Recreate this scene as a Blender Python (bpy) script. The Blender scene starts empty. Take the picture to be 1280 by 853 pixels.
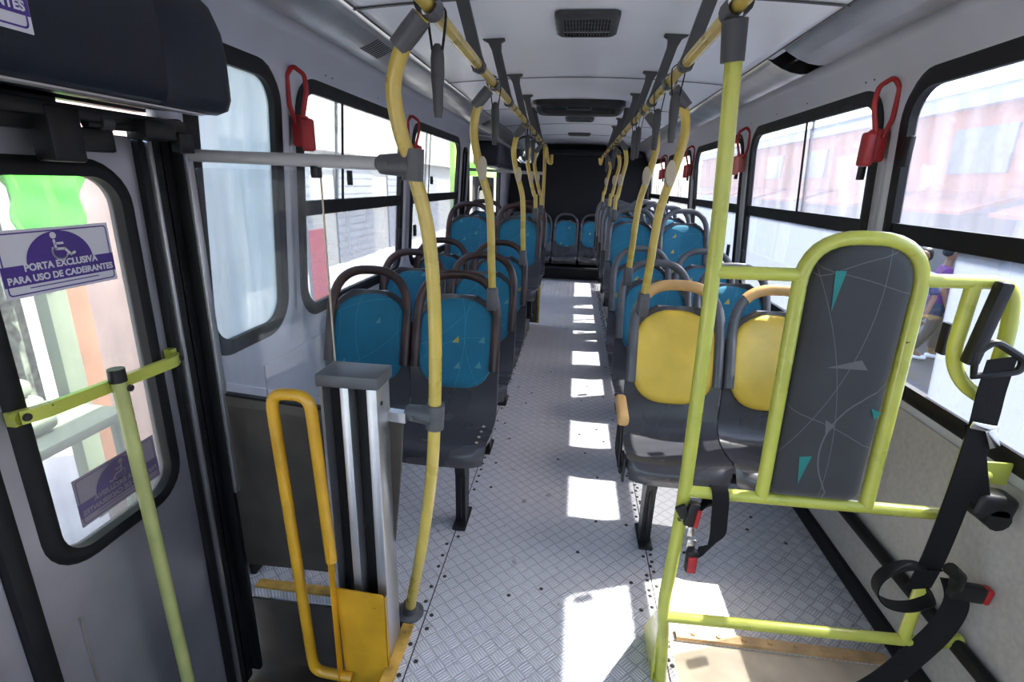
import bpy, bmesh, math, random
from mathutils import Vector, Matrix
random.seed(7)
S = bpy.context.scene
COL = S.collection
PI = math.pi

# ------------------------------------------------------------------ materials
def nt(name):
    m = bpy.data.materials.new(name); m.use_nodes = True
    t = m.node_tree; b = t.nodes['Principled BSDF']
    return m, t, b
def N(t, typ, **kw):
    n = t.nodes.new(typ)
    for k, v in kw.items(): setattr(n, k, v)
    return n
def L(t, a, b): t.links.new(a, b)
def math_n(t, op, a, b=None, c=None):
    n = N(t, 'ShaderNodeMath', operation=op)
    for i, v in enumerate((a, b, c)):
        if v is None: continue
        if isinstance(v, (int, float)): n.inputs[i].default_value = v
        else: L(t, v, n.inputs[i])
    return n.outputs[0]
def mixc(t, f, a, b):
    n = N(t, 'ShaderNodeMix', data_type='RGBA')
    for s, v in ((n.inputs[0], f), (n.inputs[6], a), (n.inputs[7], b)):
        if isinstance(v, (int, float)): s.default_value = v
        elif isinstance(v, tuple): s.default_value = v if len(v) == 4 else v + (1,)
        else: L(t, v, s)
    return n.outputs[2]
def ramp(t, x, lo, hi):
    n = N(t, 'ShaderNodeMapRange'); n.inputs[1].default_value = lo; n.inputs[2].default_value = hi
    L(t, x, n.inputs[0]); return n.outputs[0]
def simple(name, col, rough=.5, metal=0, var=.12, scale=6, bump=0, bscale=200, spec=.5, coat=0):
    m, t, b = nt(name)
    tc = N(t, 'ShaderNodeTexCoord'); no = N(t, 'ShaderNodeTexNoise')
    no.inputs['Scale'].default_value = scale; no.inputs['Detail'].default_value = 5
    L(t, tc.outputs['Object'], no.inputs['Vector'])
    f = ramp(t, no.outputs[0], .3, .7)
    c2 = tuple(max(0, x*(1-var*2)) for x in col); c1 = tuple(min(1, x*(1+var)) for x in col)
    L(t, mixc(t, f, c2, c1), b.inputs['Base Color'])
    r = math_n(t, 'MULTIPLY_ADD', f, .12, rough-.06); L(t, r, b.inputs['Roughness'])
    b.inputs['Metallic'].default_value = metal
    b.inputs['Specular IOR Level'].default_value = spec
    b.inputs['Coat Weight'].default_value = coat
    if bump:
        n2 = N(t, 'ShaderNodeTexNoise'); n2.inputs['Scale'].default_value = bscale; n2.inputs['Detail'].default_value = 3
        L(t, tc.outputs['Object'], n2.inputs['Vector'])
        bp = N(t, 'ShaderNodeBump'); bp.inputs['Strength'].default_value = bump; bp.inputs['Distance'].default_value = .002
        L(t, n2.outputs[0], bp.inputs['Height']); L(t, bp.outputs[0], b.inputs['Normal'])
    return m

def tread_plate():
    m, t, b = nt('aluminium_tread')
    tc = N(t, 'ShaderNodeTexCoord'); sep = N(t, 'ShaderNodeSeparateXYZ'); L(t, tc.outputs['Object'], sep.inputs[0])
    x, y = sep.outputs[0], sep.outputs[1]
    k = .7071/.046
    u = math_n(t, 'MULTIPLY', math_n(t, 'ADD', x, y), k); v = math_n(t, 'MULTIPLY', math_n(t, 'SUBTRACT', x, y), k)
    fu = math_n(t, 'FLOOR', u); fv = math_n(t, 'FLOOR', v)
    par = math_n(t, 'PINGPONG', math_n(t, 'ADD', fu, fv), 1.0)
    ru = math_n(t, 'SUBTRACT', u, fu); rv = math_n(t, 'SUBTRACT', v, fv)
    def bars(a, c):
        st = math_n(t, 'PINGPONG', math_n(t, 'MULTIPLY_ADD', a, 5.0, 0.0), .5)     # 5 bars
        s = ramp(t, st, .13, .33)
        e = math_n(t, 'ABSOLUTE', math_n(t, 'SUBTRACT', c, .5))
        s2 = ramp(t, e, .45, .36)
        return math_n(t, 'MULTIPLY', s, s2)
    h1 = bars(ru, rv); h2 = bars(rv, ru)
    mx = N(t, 'ShaderNodeMix', data_type='FLOAT'); L(t, par, mx.inputs[0]); L(t, h1, mx.inputs[2]); L(t, h2, mx.inputs[3])
    h = mx.outputs[0]
    no = N(t, 'ShaderNodeTexNoise'); no.inputs['Scale'].default_value = 2.2; no.inputs['Detail'].default_value = 7
    L(t, tc.outputs['Object'], no.inputs['Vector'])
    n2 = N(t, 'ShaderNodeTexNoise'); n2.inputs['Scale'].default_value = 14; n2.inputs['Detail'].default_value = 4
    L(t, tc.outputs['Object'], n2.inputs['Vector'])
    dirt = ramp(t, n2.outputs[0], .66, .74)                  # small black scuffs
    base = mixc(t, ramp(t, no.outputs[0], .35, .65), (.34, .32, .35), (.50, .48, .52))
    cu = math_n(t, 'ABSOLUTE', math_n(t, 'SUBTRACT', ru, .5)); cv = math_n(t, 'ABSOLUTE', math_n(t, 'SUBTRACT', rv, .5))
    cell = math_n(t, 'MULTIPLY_ADD', ramp(t, math_n(t, 'MAXIMUM', cu, cv), .50, .38), .6, .4)
    base = mixc(t, cell, base, mixc(t, .55, base, (.80, .78, .84)))
    base = mixc(t, math_n(t, 'MULTIPLY', h, .8), base, (.93, .92, .95))  # bright reflections off the raised bars are mixed into the colour
    base = mixc(t, math_n(t, 'MULTIPLY', dirt, .6), base, (.10, .09, .09))
    L(t, base, b.inputs['Base Color'])
    b.inputs['Metallic'].default_value = .25
    L(t, math_n(t, 'MULTIPLY_ADD', h, -.10, .46), b.inputs['Roughness'])
    bp = N(t, 'ShaderNodeBump'); bp.inputs['Strength'].default_value = 1; bp.inputs['Distance'].default_value = .004
    L(t, h, bp.inputs['Height']); L(t, bp.outputs[0], b.inputs['Normal'])
    return m

def brushed(name, col, rough=.35, axis='Z', metal=.9):
    m, t, b = nt(name)
    tc = N(t, 'ShaderNodeTexCoord'); mp = N(t, 'ShaderNodeMapping')
    mp.inputs['Scale'].default_value = {'Z': (60, 60, 1.2), 'Y': (60, 1.2, 60), 'X': (1.2, 60, 60)}[axis]
    L(t, tc.outputs['Object'], mp.inputs[0])
    no = N(t, 'ShaderNodeTexNoise'); no.inputs['Scale'].default_value = 2; no.inputs['Detail'].default_value = 4
    L(t, mp.outputs[0], no.inputs['Vector'])
    n2 = N(t, 'ShaderNodeTexNoise'); n2.inputs['Scale'].default_value = 5; n2.inputs['Detail'].default_value = 6
    L(t, tc.outputs['Object'], n2.inputs['Vector'])
    c = mixc(t, ramp(t, n2.outputs[0], .3, .7), tuple(x*.78 for x in col), col)
    L(t, c, b.inputs['Base Color']); b.inputs['Metallic'].default_value = metal
    L(t, math_n(t, 'MULTIPLY_ADD', no.outputs[0], .2, rough-.1), b.inputs['Roughness'])
    bp = N(t, 'ShaderNodeBump'); bp.inputs['Strength'].default_value = .08; bp.inputs['Distance'].default_value = .001
    L(t, no.outputs[0], bp.inputs['Height']); L(t, bp.outputs[0], b.inputs['Normal'])
    return m

def fabric(name, col, line, accents, rough=.75, lscale=7, aa=.66, linew=.0012):
    m, t, b = nt(name)
    tc = N(t, 'ShaderNodeTexCoord'); oi = N(t, 'ShaderNodeObjectInfo')
    ad = N(t, 'ShaderNodeVectorMath', operation='ADD')
    cm = N(t, 'ShaderNodeCombineXYZ'); L(t, math_n(t, 'MULTIPLY', oi.outputs['Random'], 7.0), cm.inputs[0])
    L(t, tc.outputs['Object'], ad.inputs[0]); L(t, cm.outputs[0], ad.inputs[1])
    sp = N(t, 'ShaderNodeSeparateXYZ'); L(t, ad.outputs[0], sp.inputs[0])
    c2 = N(t, 'ShaderNodeCombineXYZ'); L(t, sp.outputs[0], c2.inputs[0]); L(t, sp.outputs[2], c2.inputs[1])
    acc_l = None
    for (ox, oz, per) in ((.9, .3, .21), (-.7, 1.6, .27), (.2, -.9, .31), (-1.4, .2, .37)):
        dn = N(t, 'ShaderNodeVectorMath', operation='DISTANCE'); L(t, tc.outputs['Object'], dn.inputs[0]); dn.inputs[1].default_value = (ox*.55, .4, .75+oz*.35)
        ph = math_n(t, 'MULTIPLY_ADD', oi.outputs['Random'], per*3.7, dn.outputs['Value'])
        e = math_n(t, 'PINGPONG', ph, per*.5)
        l1 = ramp(t, e, linew*1.25, linew*.6)
        acc_l = l1 if acc_l is None else math_n(t, 'MAXIMUM', acc_l, l1)
    ln = acc_l
    v2 = N(t, 'ShaderNodeTexVoronoi', feature='F1', distance='MANHATTAN'); v2.voronoi_dimensions = '2D'; v2.inputs['Scale'].default_value = lscale
    L(t, c2.outputs[0], v2.inputs['Vector'])
    sc = N(t, 'ShaderNodeSeparateColor'); L(t, v2.outputs['Color'], sc.inputs[0])
    df = N(t, 'ShaderNodeVectorMath', operation='SUBTRACT'); L(t, c2.outputs[0], df.inputs[0]); L(t, v2.outputs['Position'], df.inputs[1])
    ds = N(t, 'ShaderNodeSeparateXYZ'); L(t, df.outputs[0], ds.inputs[0])
    rot = math_n(t, 'MULTIPLY_ADD', sc.outputs[2], .5, -.6)
    dx = math_n(t, 'ADD', ds.outputs[0], math_n(t, 'MULTIPLY', ds.outputs[1], rot)); dy = ds.outputs[1]
    k1 = math_n(t, 'MULTIPLY_ADD', dx, .9, math_n(t, 'MULTIPLY', dy, .45)); k2 = math_n(t, 'MULTIPLY_ADD', dx, -.9, math_n(t, 'MULTIPLY', dy, .45))
    tr_ = math_n(t, 'MAXIMUM', math_n(t, 'MAXIMUM', k1, k2), math_n(t, 'MULTIPLY', dy, -1.0))
    tri = math_n(t, 'MULTIPLY', math_n(t, 'LESS_THAN', tr_, .010), math_n(t, 'GREATER_THAN', sc.outputs[0], aa))
    n3 = N(t, 'ShaderNodeTexNoise'); n3.inputs['Scale'].default_value = 9; n3.inputs['Detail'].default_value = 4
    L(t, ad.outputs[0], n3.inputs['Vector'])
    c = mixc(t, ramp(t, n3.outputs[0], .3, .7), tuple(x*.8 for x in col), col)
    c = mixc(t, math_n(t, 'MULTIPLY', ln, .42), c, line)
    acc = mixc(t, math_n(t, 'GREATER_THAN', sc.outputs[1], .5), accents[0], accents[1])
    c = mixc(t, math_n(t, 'MULTIPLY', tri, .8), c, acc)
    L(t, c, b.inputs['Base Color']); b.inputs['Roughness'].default_value = rough
    b.inputs['Sheen Weight'].default_value = .25
    n4 = N(t, 'ShaderNodeTexNoise'); n4.inputs['Scale'].default_value = 400
    L(t, tc.outputs['Object'], n4.inputs['Vector'])
    bp = N(t, 'ShaderNodeBump'); bp.inputs['Strength'].default_value = .2; bp.inputs['Distance'].default_value = .001
    L(t, n4.outputs[0], bp.inputs['Height']); L(t, bp.outputs[0], b.inputs['Normal'])
    return m

def glass(name, tint=(.93, .95, .96), milk=.12, milkcol=(.85, .88, .92), gloss=.05, streak=.5, rough=.04):
    m = bpy.data.materials.new(name); m.use_nodes = True; t = m.node_tree; t.nodes.clear()
    out = N(t, 'ShaderNodeOutputMaterial')
    tr = N(t, 'ShaderNodeBsdfTransparent'); tr.inputs[0].default_value = tint+(1,)
    tl = N(t, 'ShaderNodeBsdfTranslucent'); tl.inputs[0].default_value = milkcol+(1,)
    df = N(t, 'ShaderNodeBsdfDiffuse'); df.inputs[0].default_value = milkcol+(1,)
    gl = N(t, 'ShaderNodeBsdfGlossy'); gl.inputs['Roughness'].default_value = rough
    tc = N(t, 'ShaderNodeTexCoord'); mp = N(t, 'ShaderNodeMapping'); mp.inputs['Scale'].default_value = (4, 9, .8)
    L(t, tc.outputs['Object'], mp.inputs[0])
    no = N(t, 'ShaderNodeTexNoise'); no.inputs['Scale'].default_value = 1.6; no.inputs['Detail'].default_value = 6
    L(t, mp.outputs[0], no.inputs['Vector'])
    f = math_n(t, 'MULTIPLY_ADD', ramp(t, no.outputs[0], .3, .75), milk*streak*1.5, milk*(1-streak*.6))
    m1 = N(t, 'ShaderNodeMixShader'); m1.inputs[0].default_value = .35; L(t, tl.outputs[0], m1.inputs[1]); L(t, df.outputs[0], m1.inputs[2])
    m2 = N(t, 'ShaderNodeMixShader'); L(t, f, m2.inputs[0]); L(t, tr.outputs[0], m2.inputs[1]); L(t, m1.outputs[0], m2.inputs[2])
    fr = N(t, 'ShaderNodeFresnel'); fr.inputs[0].default_value = 1.3
    m3 = N(t, 'ShaderNodeMixShader'); L(t, math_n(t, 'MULTIPLY', fr.outputs[0], gloss*8), m3.inputs[0]); L(t, m2.outputs[0], m3.inputs[1]); L(t, gl.outputs[0], m3.inputs[2])
    L(t, m3.outputs[0], out.inputs[0])
    return m

M = {}
M['tread'] = tread_plate()
M['alu'] = brushed('brushed_aluminium', (.62, .62, .63), .38, 'Z')
M['alu_y'] = brushed('brushed_aluminium_long', (.66, .66, .66), .36, 'Y', .75)
M['door_metal'] = brushed('scuffed_door_sheet', (.46, .46, .50), .42, 'Z', .75)
M['laminate'] = simple('lilac_white_laminate', (.55, .56, .62), .35, var=.04, scale=3)
M['ceiling'] = simple('ceiling_white', (.87, .90, .96), .35, var=.03, scale=2)
M['speckle'] = simple('grey_speckled_panel', (.44, .43, .41), .55, var=.07, scale=60, bump=.12, bscale=300)
M['dark_lam'] = simple('dark_brown_laminate', (.070, .058, .048), .45, var=.2, scale=9)
M['rubber'] = simple('black_rubber', (.009, .009, .010), .5, var=.2, scale=20, spec=.25)
M['blackp'] = simple('black_plastic', (.011, .011, .012), .42, var=.2, scale=12, spec=.35)
M['strip_brown'] = simple('brown_edge_strip', (.10, .085, .072), .45, var=.1)
M['navy'] = simple('navy_black_vinyl', (.009, .013, .024), .45, var=.15, scale=5, bump=.25, bscale=500, spec=.35)
M['backwall'] = simple('dark_rear_panel', (.009, .010, .015), .55, var=.2, scale=4, spec=.3)
def chip(mat):
    t = mat.node_tree; b = t.nodes['Principled BSDF']; src = b.inputs['Base Color'].links[0].from_socket
    tc = N(t, 'ShaderNodeTexCoord'); no = N(t, 'ShaderNodeTexNoise'); no.inputs['Scale'].default_value = 26; no.inputs['Detail'].default_value = 2
    L(t, tc.outputs['Object'], no.inputs['Vector'])
    L(t, mixc(t, ramp(t, no.outputs[0], .755, .775), src, (.02, .02, .02)), b.inputs['Base Color'])
M['greyp'] = simple('grey_clamp_plastic', (.088, .088, .093), .45, var=.12, scale=14)
M['bracket'] = simple('dark_grey_bracket', (.052, .052, .055), .5, var=.12, scale=14)
M['shell'] = simple('charcoal_seat_shell', (.062, .061, .070), .28, var=.05, scale=3)
M['shell_grey'] = simple('worn_grey_grip', (.105, .105, .118), .35, var=.15, scale=8)
M['grip_brown'] = simple('worn_brown_grip', (.058, .026, .023), .38, var=.3, scale=9)
M['grip_yellow'] = simple('faded_orange_grip', (.72, .42, .16), .5, var=.12, scale=9)
M['pole'] = simple('mustard_pole_paint', (.60, .44, .085), .30, var=.10, scale=7, coat=.3)
M['lime'] = simple('lime_pole_paint', (.50, .52, .085), .30, var=.10, scale=7, coat=.3)
M['lime_pale'] = simple('faded_lime_paint', (.42, .43, .15), .38, var=.12, scale=7)
M['tube_grey'] = simple('pale_grey_tube', (.46, .46, .46), .35, var=.06, scale=9)
chip(M['lime'])
M['lift'] = simple('amber_lift_paint', (.62, .32, .015), .36, var=.16, scale=6, coat=.2)
M['trim_yel'] = simple('worn_amber_trim', (.60, .36, .07), .5, var=.3, scale=14)
M['teal'] = fabric('teal_patterned_fabric', (.005, .170, .285), (.08, .40, .50), ((.55, .42, .05), (.10, .30, .33)))
M['charcoal'] = fabric('charcoal_patterned_fabric', (.028, .030, .034), (.20, .20, .21), ((.01, .20, .17), (.18, .18, .19)), lscale=6, aa=.90, linew=.0008)
M['teal_print'] = simple('teal_print', (.01, .20, .18), .7)
M['grey_print'] = simple('grey_print', (.10, .10, .105), .7)
M['yellow'] = simple('yellow_vinyl', (.86, .58, .075), .42, var=.10, scale=5, bump=.1, bscale=300)
M['tan'] = simple('tan_wood_strip', (.52, .33, .16), .55, var=.2, scale=12)
M['red'] = simple('red_plastic', (.42, .018, .02), .4, var=.15, scale=15)
M['redfade'] = simple('faded_red_plastic', (.50, .12, .09), .5, var=.15, scale=15)
M['beige'] = simple('beige_lino', (.52, .43, .33), .55, var=.14, scale=7)
M['cream'] = simple('cream_plastic', (.52, .44, .33), .45, var=.08)
M['white'] = simple('white_vinyl_sticker', (.75, .74, .80), .4, var=.03)
M['purple'] = simple('purple_print', (.075, .035, .26), .4, var=.05)
M['greyprint'] = simple('sticker_back_grey', (.26, .22, .24), .5, var=.05)  # dim backlit look of the sticker put into this grey and the mauve
M['greyprint2'] = simple('sticker_back_mauve', (.115, .085, .17), .5, var=.05)
M['webbing'] = simple('black_webbing', (.007, .007, .008), .7, var=.2, scale=60, bump=.3, bscale=400, spec=.2)
M['chrome'] = brushed('chrome', (.75, .75, .76), .15, 'Z', 1)
M['bolt'] = simple('dark_bolt', (.03, .025, .022), .5, var=.2)
M['mirror'] = brushed('mirror_face', (.85, .9, .88), .10, 'Z', 1)
M['hatchglass'] = simple('tinted_hatch', (.03, .05, .045), .15, var=.3, scale=5)
M['glass'] = glass('window_glass', milk=.10)
M['glass_r'] = glass('dusty_window_glass', milk=.14, milkcol=(.62, .63, .74))
M['glass_low'] = glass('hazy_lower_glass', milk=.42, milkcol=(.36, .40, .47), streak=.10)
M['glass_milk'] = glass('frosted_glass', milk=.70, milkcol=(.62, .70, .76), streak=.25)
M['acrylic'] = glass('clear_acrylic', tint=(.96, .97, .98), milk=.05, gloss=.06)
M['clear'] = glass('clean_glass', tint=(.97, .98, .98), milk=0.0, gloss=.03)
M['doorglass'] = glass('door_glass', milk=.28, milkcol=(.42, .39, .37), streak=.4)

# ------------------------------------------------------------------ mesh helpers
class MB:
    def __init__(s): s.v = []; s.f = []; s.mi = []; s.cur = 0
    def quad_grid(s, P, closed_u=False, closed_v=False, flip=False):
        o = len(s.v); nu = len(P); nv = len(P[0])
        for r in P: s.v.extend([Vector(p) for p in r])
        for i in range(nu if closed_u else nu-1):
            for j in range(nv if closed_v else nv-1):
                a = o+i*nv+j; b = o+((i+1) % nu)*nv+j; c = o+((i+1) % nu)*nv+(j+1) % nv; d = o+i*nv+(j+1) % nv
                s.f.append((a, d, c, b) if flip else (a, b, c, d)); s.mi.append(s.cur)
    def face(s, pts, flip=False):
        o = len(s.v); s.v.extend([Vector(p) for p in pts]); idx = list(range(o, o+len(pts)))
        s.f.append(tuple(reversed(idx)) if flip else tuple(idx)); s.mi.append(s.cur)
    def box(s, c, d, rot=None, bev=0.0, seg=2):
        bm = bmesh.new(); bmesh.ops.create_cube(bm, size=1)
        bmesh.ops.scale(bm, vec=Vector(d), verts=bm.verts)
        if bev: bmesh.ops.bevel(bm, geom=bm.edges[:], offset=min(bev, min(d)*.49), segments=seg, profile=.5, affect='EDGES')
        mt = Matrix.Translation(Vector(c))
        if rot is not None: mt = mt @ (rot.to_4x4() if isinstance(rot, Matrix) else Matrix(rot))
        s.bm(bm, mt); bm.free()
    def bm(s, bm, mt=Matrix()):
        bm.verts.ensure_lookup_table(); bm.verts.index_update(); o = len(s.v)
        s.v.extend([mt @ v.co for v in bm.verts])
        for f in bm.faces: s.f.append(tuple(o+v.index for v in f.verts)); s.mi.append(s.cur)
    def prism(s, poly, ax, lo, hi, caps=True):
        """poly: 2D points; ax: axis extruded; other two axes in order"""
        def p(q, h):
            q = list(q); q.insert(ax, h); return q
        A = [p(q, lo) for q in poly]; B = [p(q, hi) for q in poly]
        s.quad_grid([A, B], closed_v=True)
        if caps: s.face(A); s.face(B, True)
    def tube(s, path, r, seg=12, caps=True, closed=False, flat=None, up=None):
        P = [Vector(p) for p in path]
        keep = [i for i in range(len(P)) if i == 0 or (P[i]-P[i-1]).length > 1e-6]
        if isinstance(r, (list, tuple)): r = [r[i] for i in keep]
        P = [P[i] for i in keep]; n = len(P); rings = []
        T = []
        for i in range(n):
            a = P[i-1] if (i > 0 or closed) else P[i]; b = P[(i+1) % n] if (i < n-1 or closed) else P[i]
            d = (b-a); T.append(d.normalized() if d.length > 1e-9 else Vector((0, 0, 1)))
        u = Vector(up) if up is not None else (Vector((1, 0, 0)) if abs(T[0].x) < .8 else Vector((0, 1, 0)))
        u = (u - T[0]*u.dot(T[0])).normalized()
        for i in range(n):
            if up is not None:
                u2 = Vector(up); u = (u2 - T[i]*u2.dot(T[i])).normalized()
            else: u = (u - T[i]*u.dot(T[i])).normalized()
            w = T[i].cross(u); rr = r[i] if isinstance(r, (list, tuple)) else r
            ru, rw = (rr, rr) if flat is None else (rr*flat[0], rr*flat[1])
            rings.append([P[i]+u*math.cos(a)*ru+w*math.sin(a)*rw for a in [2*PI*k/seg for k in range(seg)]])
        s.quad_grid(rings, closed_u=closed, closed_v=True, flip=True)
        if caps and not closed: s.face(rings[0], False); s.face(rings[-1], True)
    def strap(s, path, w, th, side):
        """flat ribbon: width w along direction side, thickness th"""
        P = [Vector(p) for p in path]; rows = []
        for i, p in enumerate(P):
            sd = Vector(side[i] if isinstance(side, list) else side).normalized()
            a = P[max(i-1, 0)]; b = P[min(i+1, len(P)-1)]; tg = (b-a).normalized()
            nn = tg.cross(sd).normalized()
            rows.append([p-sd*w/2-nn*th/2, p+sd*w/2-nn*th/2, p+sd*w/2+nn*th/2, p-sd*w/2+nn*th/2])
        s.quad_grid(rows, closed_v=True); s.face(rows[0], True); s.face(rows[-1])
    def lathe(s, prof, c, axis=(0, 0, 1), seg=20):
        a = Vector(axis).normalized(); u = a.orthogonal().normalized(); w = a.cross(u); c = Vector(c)
        s.quad_grid([[c+a*h+(u*math.cos(k)+w*math.sin(k))*max(r, 1e-4) for k in [2*PI*i/seg for i in range(seg)]] for r, h in prof], closed_v=True)
    def ribbon(s, pts, sides, w, th, n=7):
        P = spline(pts, n); Sd = spline(sides, n); s.strap(P, w, th, [Vector(v) for v in Sd])
    def cyl(s, a, b, r, seg=14): s.tube([a, b], r, seg)
    def mesh(s, name, mats, sharp=38, recalc=True):
        me = bpy.data.meshes.new(name); me.from_pydata([tuple(v) for v in s.v], [], s.f)
        mats = mats if isinstance(mats, list) else [mats]
        for m in mats: me.materials.append(M[m] if isinstance(m, str) else m)
        me.polygons.foreach_set('material_index', s.mi)
        bm = bmesh.new(); bm.from_mesh(me); bmesh.ops.remove_doubles(bm, verts=bm.verts, dist=1e-6)
        if recalc: bmesh.ops.recalc_face_normals(bm, faces=bm.faces)
        bm.to_mesh(me); bm.free()
        me.polygons.foreach_set('use_smooth', [True]*len(me.polygons))
        me.set_sharp_from_angle(angle=math.radians(sharp)); me.update()
        return me
    def build(s, name, mats, parent=None, loc=None, sharp=38, **props):
        return put(name, s.mesh(name, mats, sharp), parent, loc, **props)

def put(name, me, parent=None, loc=None, **props):
    o = bpy.data.objects.new(name, me); COL.objects.link(o)
    if loc is not None: o.location = loc
    if parent is not None: o.parent = parent
    for k, v in props.items(): o[k] = v
    return o
def thing(name, label, cat, loc=(0, 0, 0), group=None, rz=0):
    o = bpy.data.objects.new(name, None); COL.objects.link(o); o.location = loc; o.rotation_euler = (0, 0, rz)
    o.empty_display_size = .1
    o['label'] = label; o['category'] = cat
    if group: o['group'] = group
    return o
def struct(o): o['kind'] = 'structure'; return o
def sempty(name):
    o = bpy.data.objects.new(name, None); COL.objects.link(o); o['kind'] = 'structure'; return o

def fillet(pts, r, n=6):
    P = [Vector(p) for p in pts]; out = [P[0]]
    rr = r if isinstance(r, (list, tuple)) else [r]*len(P)
    for i in range(1, len(P)-1):
        a, b, c = P[i-1], P[i], P[i+1]; d1 = (a-b); d2 = (c-b)
        q = min(rr[i], d1.length*.49, d2.length*.49)
        p0 = b+d1.normalized()*q; p2 = b+d2.normalized()*q
        for k in range(n+1):
            t = k/n; out.append(p0*(1-t)**2+b*2*t*(1-t)+p2*t*t)
    out.append(P[-1]); return out
def spline(pts, n=8):
    P = [Vector(p) for p in pts]; out = []
    for i in range(len(P)-1):
        p0 = P[max(i-1, 0)]; p1 = P[i]; p2 = P[i+1]; p3 = P[min(i+2, len(P)-1)]
        for k in range(n):
            t = k/n
            out.append(.5*((2*p1)+(p2-p0)*t+(2*p0-5*p1+4*p2-p3)*t*t+(3*p1-p0-3*p2+p3)*t**3))
    out.append(P[-1]); return out
def rrect(a0, a1, b0, b1, r, n=7):
    """rounded rectangle points in 2D, CCW, with matching corner of bounding rect per point"""
    pts = []; cor = []
    for cx, cy, st, q in ((a1-r, b1-r, 0, (a1, b1)), (a0+r, b1-r, PI/2, (a0, b1)), (a0+r, b0+r, PI, (a0, b0)), (a1-r, b0+r, 1.5*PI, (a1, b0))):
        for k in range(n+1):
            t = st+PI/2*k/n; pts.append((cx+r*math.cos(t), cy+r*math.sin(t))); cor.append(q)
    return pts, cor

# ------------------------------------------------------------------ shell of the bus
WX0, SILL, TOP = 1.20, .80, 1.87
def wx(z):
    """half width of the interior at height z"""
    if z <= SILL: return WX0
    if z <= TOP: return WX0-(z-SILL)/(TOP-SILL)*.07
    t = min(1, (z-TOP)/.17); return 1.13-.10*t-.03*t*t+.03*t
YB, YF = 9.0, -3.6
CEIL_E, CEIL_C = 2.085, 2.125
def ceil_z(x): return CEIL_C-(CEIL_C-CEIL_E)*(abs(x)/.85)**2

class Win:
    def __init__(s, y0, y1, z0, z1, r=.11): s.y0, s.y1, s.z0, s.z1, s.r = y0, y1, z0, z1, r
WR = [Win(-3.3, -1.4, .855, 1.85), Win(-1.15, .45, .855, 1.85), Win(.66, 2.07, .855, 1.85), Win(2.27, 3.74, .855, 1.84), Win(3.96, 5.42, .86, 1.83), Win(5.66, 7.02, .86, 1.83), Win(7.24, 8.7, .86, 1.83)]
WL = [Win(-3.3, -2.15, .90, 1.84), Win(-1.95, -.80, .90, 1.84), Win(1.505, 1.93, .935, 1.84, .10), Win(2.12, 3.37, .93, 1.84), Win(3.62, 5.02, .93, 1.84)]
DOOR_L = (-.62, 1.36)     # opening of the wheelchair door in the left wall
DOOR_B = (5.52, 7.95)     # rear door opening
def wallpt(side, y, z, off=0): return Vector((side*(wx(z)+off), y, z))

def wall(side, wins, gaps, name, z_low):
    mb = MB()
    zs_up = [TOP, 1.91, 1.95, 1.99, 2.03]
    zc0, zc1 = SILL, TOP
    items = sorted([(w.y0-.045, w.y1+.045, w) for w in wins]+[(g[0], g[1], None) for g in gaps], key=lambda q: q[0])
    def rect(y0, y1, zl):
        if y1-y0 < 1e-4: return
        mb.quad_grid([[wallpt(side, y, z) for z in zl] for y in (y0, y1)])
    full = [z_low, 0, .4, SILL, 1.2, 1.5, TOP]+zs_up[1:]
    y = YF
    for a, b, w in items:
        rect(y, a, full)
        if w is None:
            rect(a, b, [1.90, 1.95, 1.99, 2.03])
        else:
            rect(a, b, [z_low, 0, .4, SILL]); rect(a, b, zs_up)
            zb, zt = SILL, TOP
            pts, cor = rrect(w.y0-.03, w.y1+.03, w.z0-.03, w.z1+.015, w.r+.03)
            # frame the rounded hole inside the cell a..b x SILL..TOP
            out = [(a if q[0] < (w.y0+w.y1)/2 else b, zb if q[1] < (w.z0+w.z1)/2 else zt) for q in cor]
            mb.quad_grid([[wallpt(side, *p) for p in pts], [wallpt(side, *p) for p in out]], closed_v=True)
        y = b
    rect(y, YB, full)
    o = mb.build(name, ['laminate'], sharp=25)
    md = o.modifiers.new('t', 'SOLIDIFY'); md.thickness = .03; md.offset = 1 if False else 0
    return struct(o)
wr = wall(1, WR, [], 'wall_right', -.05)
wl = wall(-1, WL, [DOOR_L, DOOR_B], 'wall_left', -.05)

# lower right wall: speckled panel lining, as the lower part of the right wall
mb = MB(); mb.box((1.182, (YF+YB)/2+1.5, .41), (.008, YB-YF-3.2, .74)); mb.build('lining', 'speckle', wr)
mb = MB(); mb.box((-1.182, 5.52-1.9, .41), (.008, 3.7, .74)); mb.build('lining', 'laminate', wl)
# back and front walls
mb = MB(); mb.box((0, YB+.03, 1.08), (2.44, .06, 2.26)); mb.box((0, YB-.12, 1.99), (2.0, .24, .10), bev=.02); mb.box((0, YB-.02, 1.18), (2.26, .03, .02))
struct(mb.build('wall_back', 'backwall'))
mb = MB()
mb.box((0, YF-.03, .35), (2.4, .06, .9)); mb.box((0, YF-.03, 2.06), (2.4, .06, .22))
for x in (-1.15, 1.15): mb.box((x, YF-.03, 1.3), (.1, .06, 1.2))
struct(mb.build('wall_front', 'laminate'))

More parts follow.
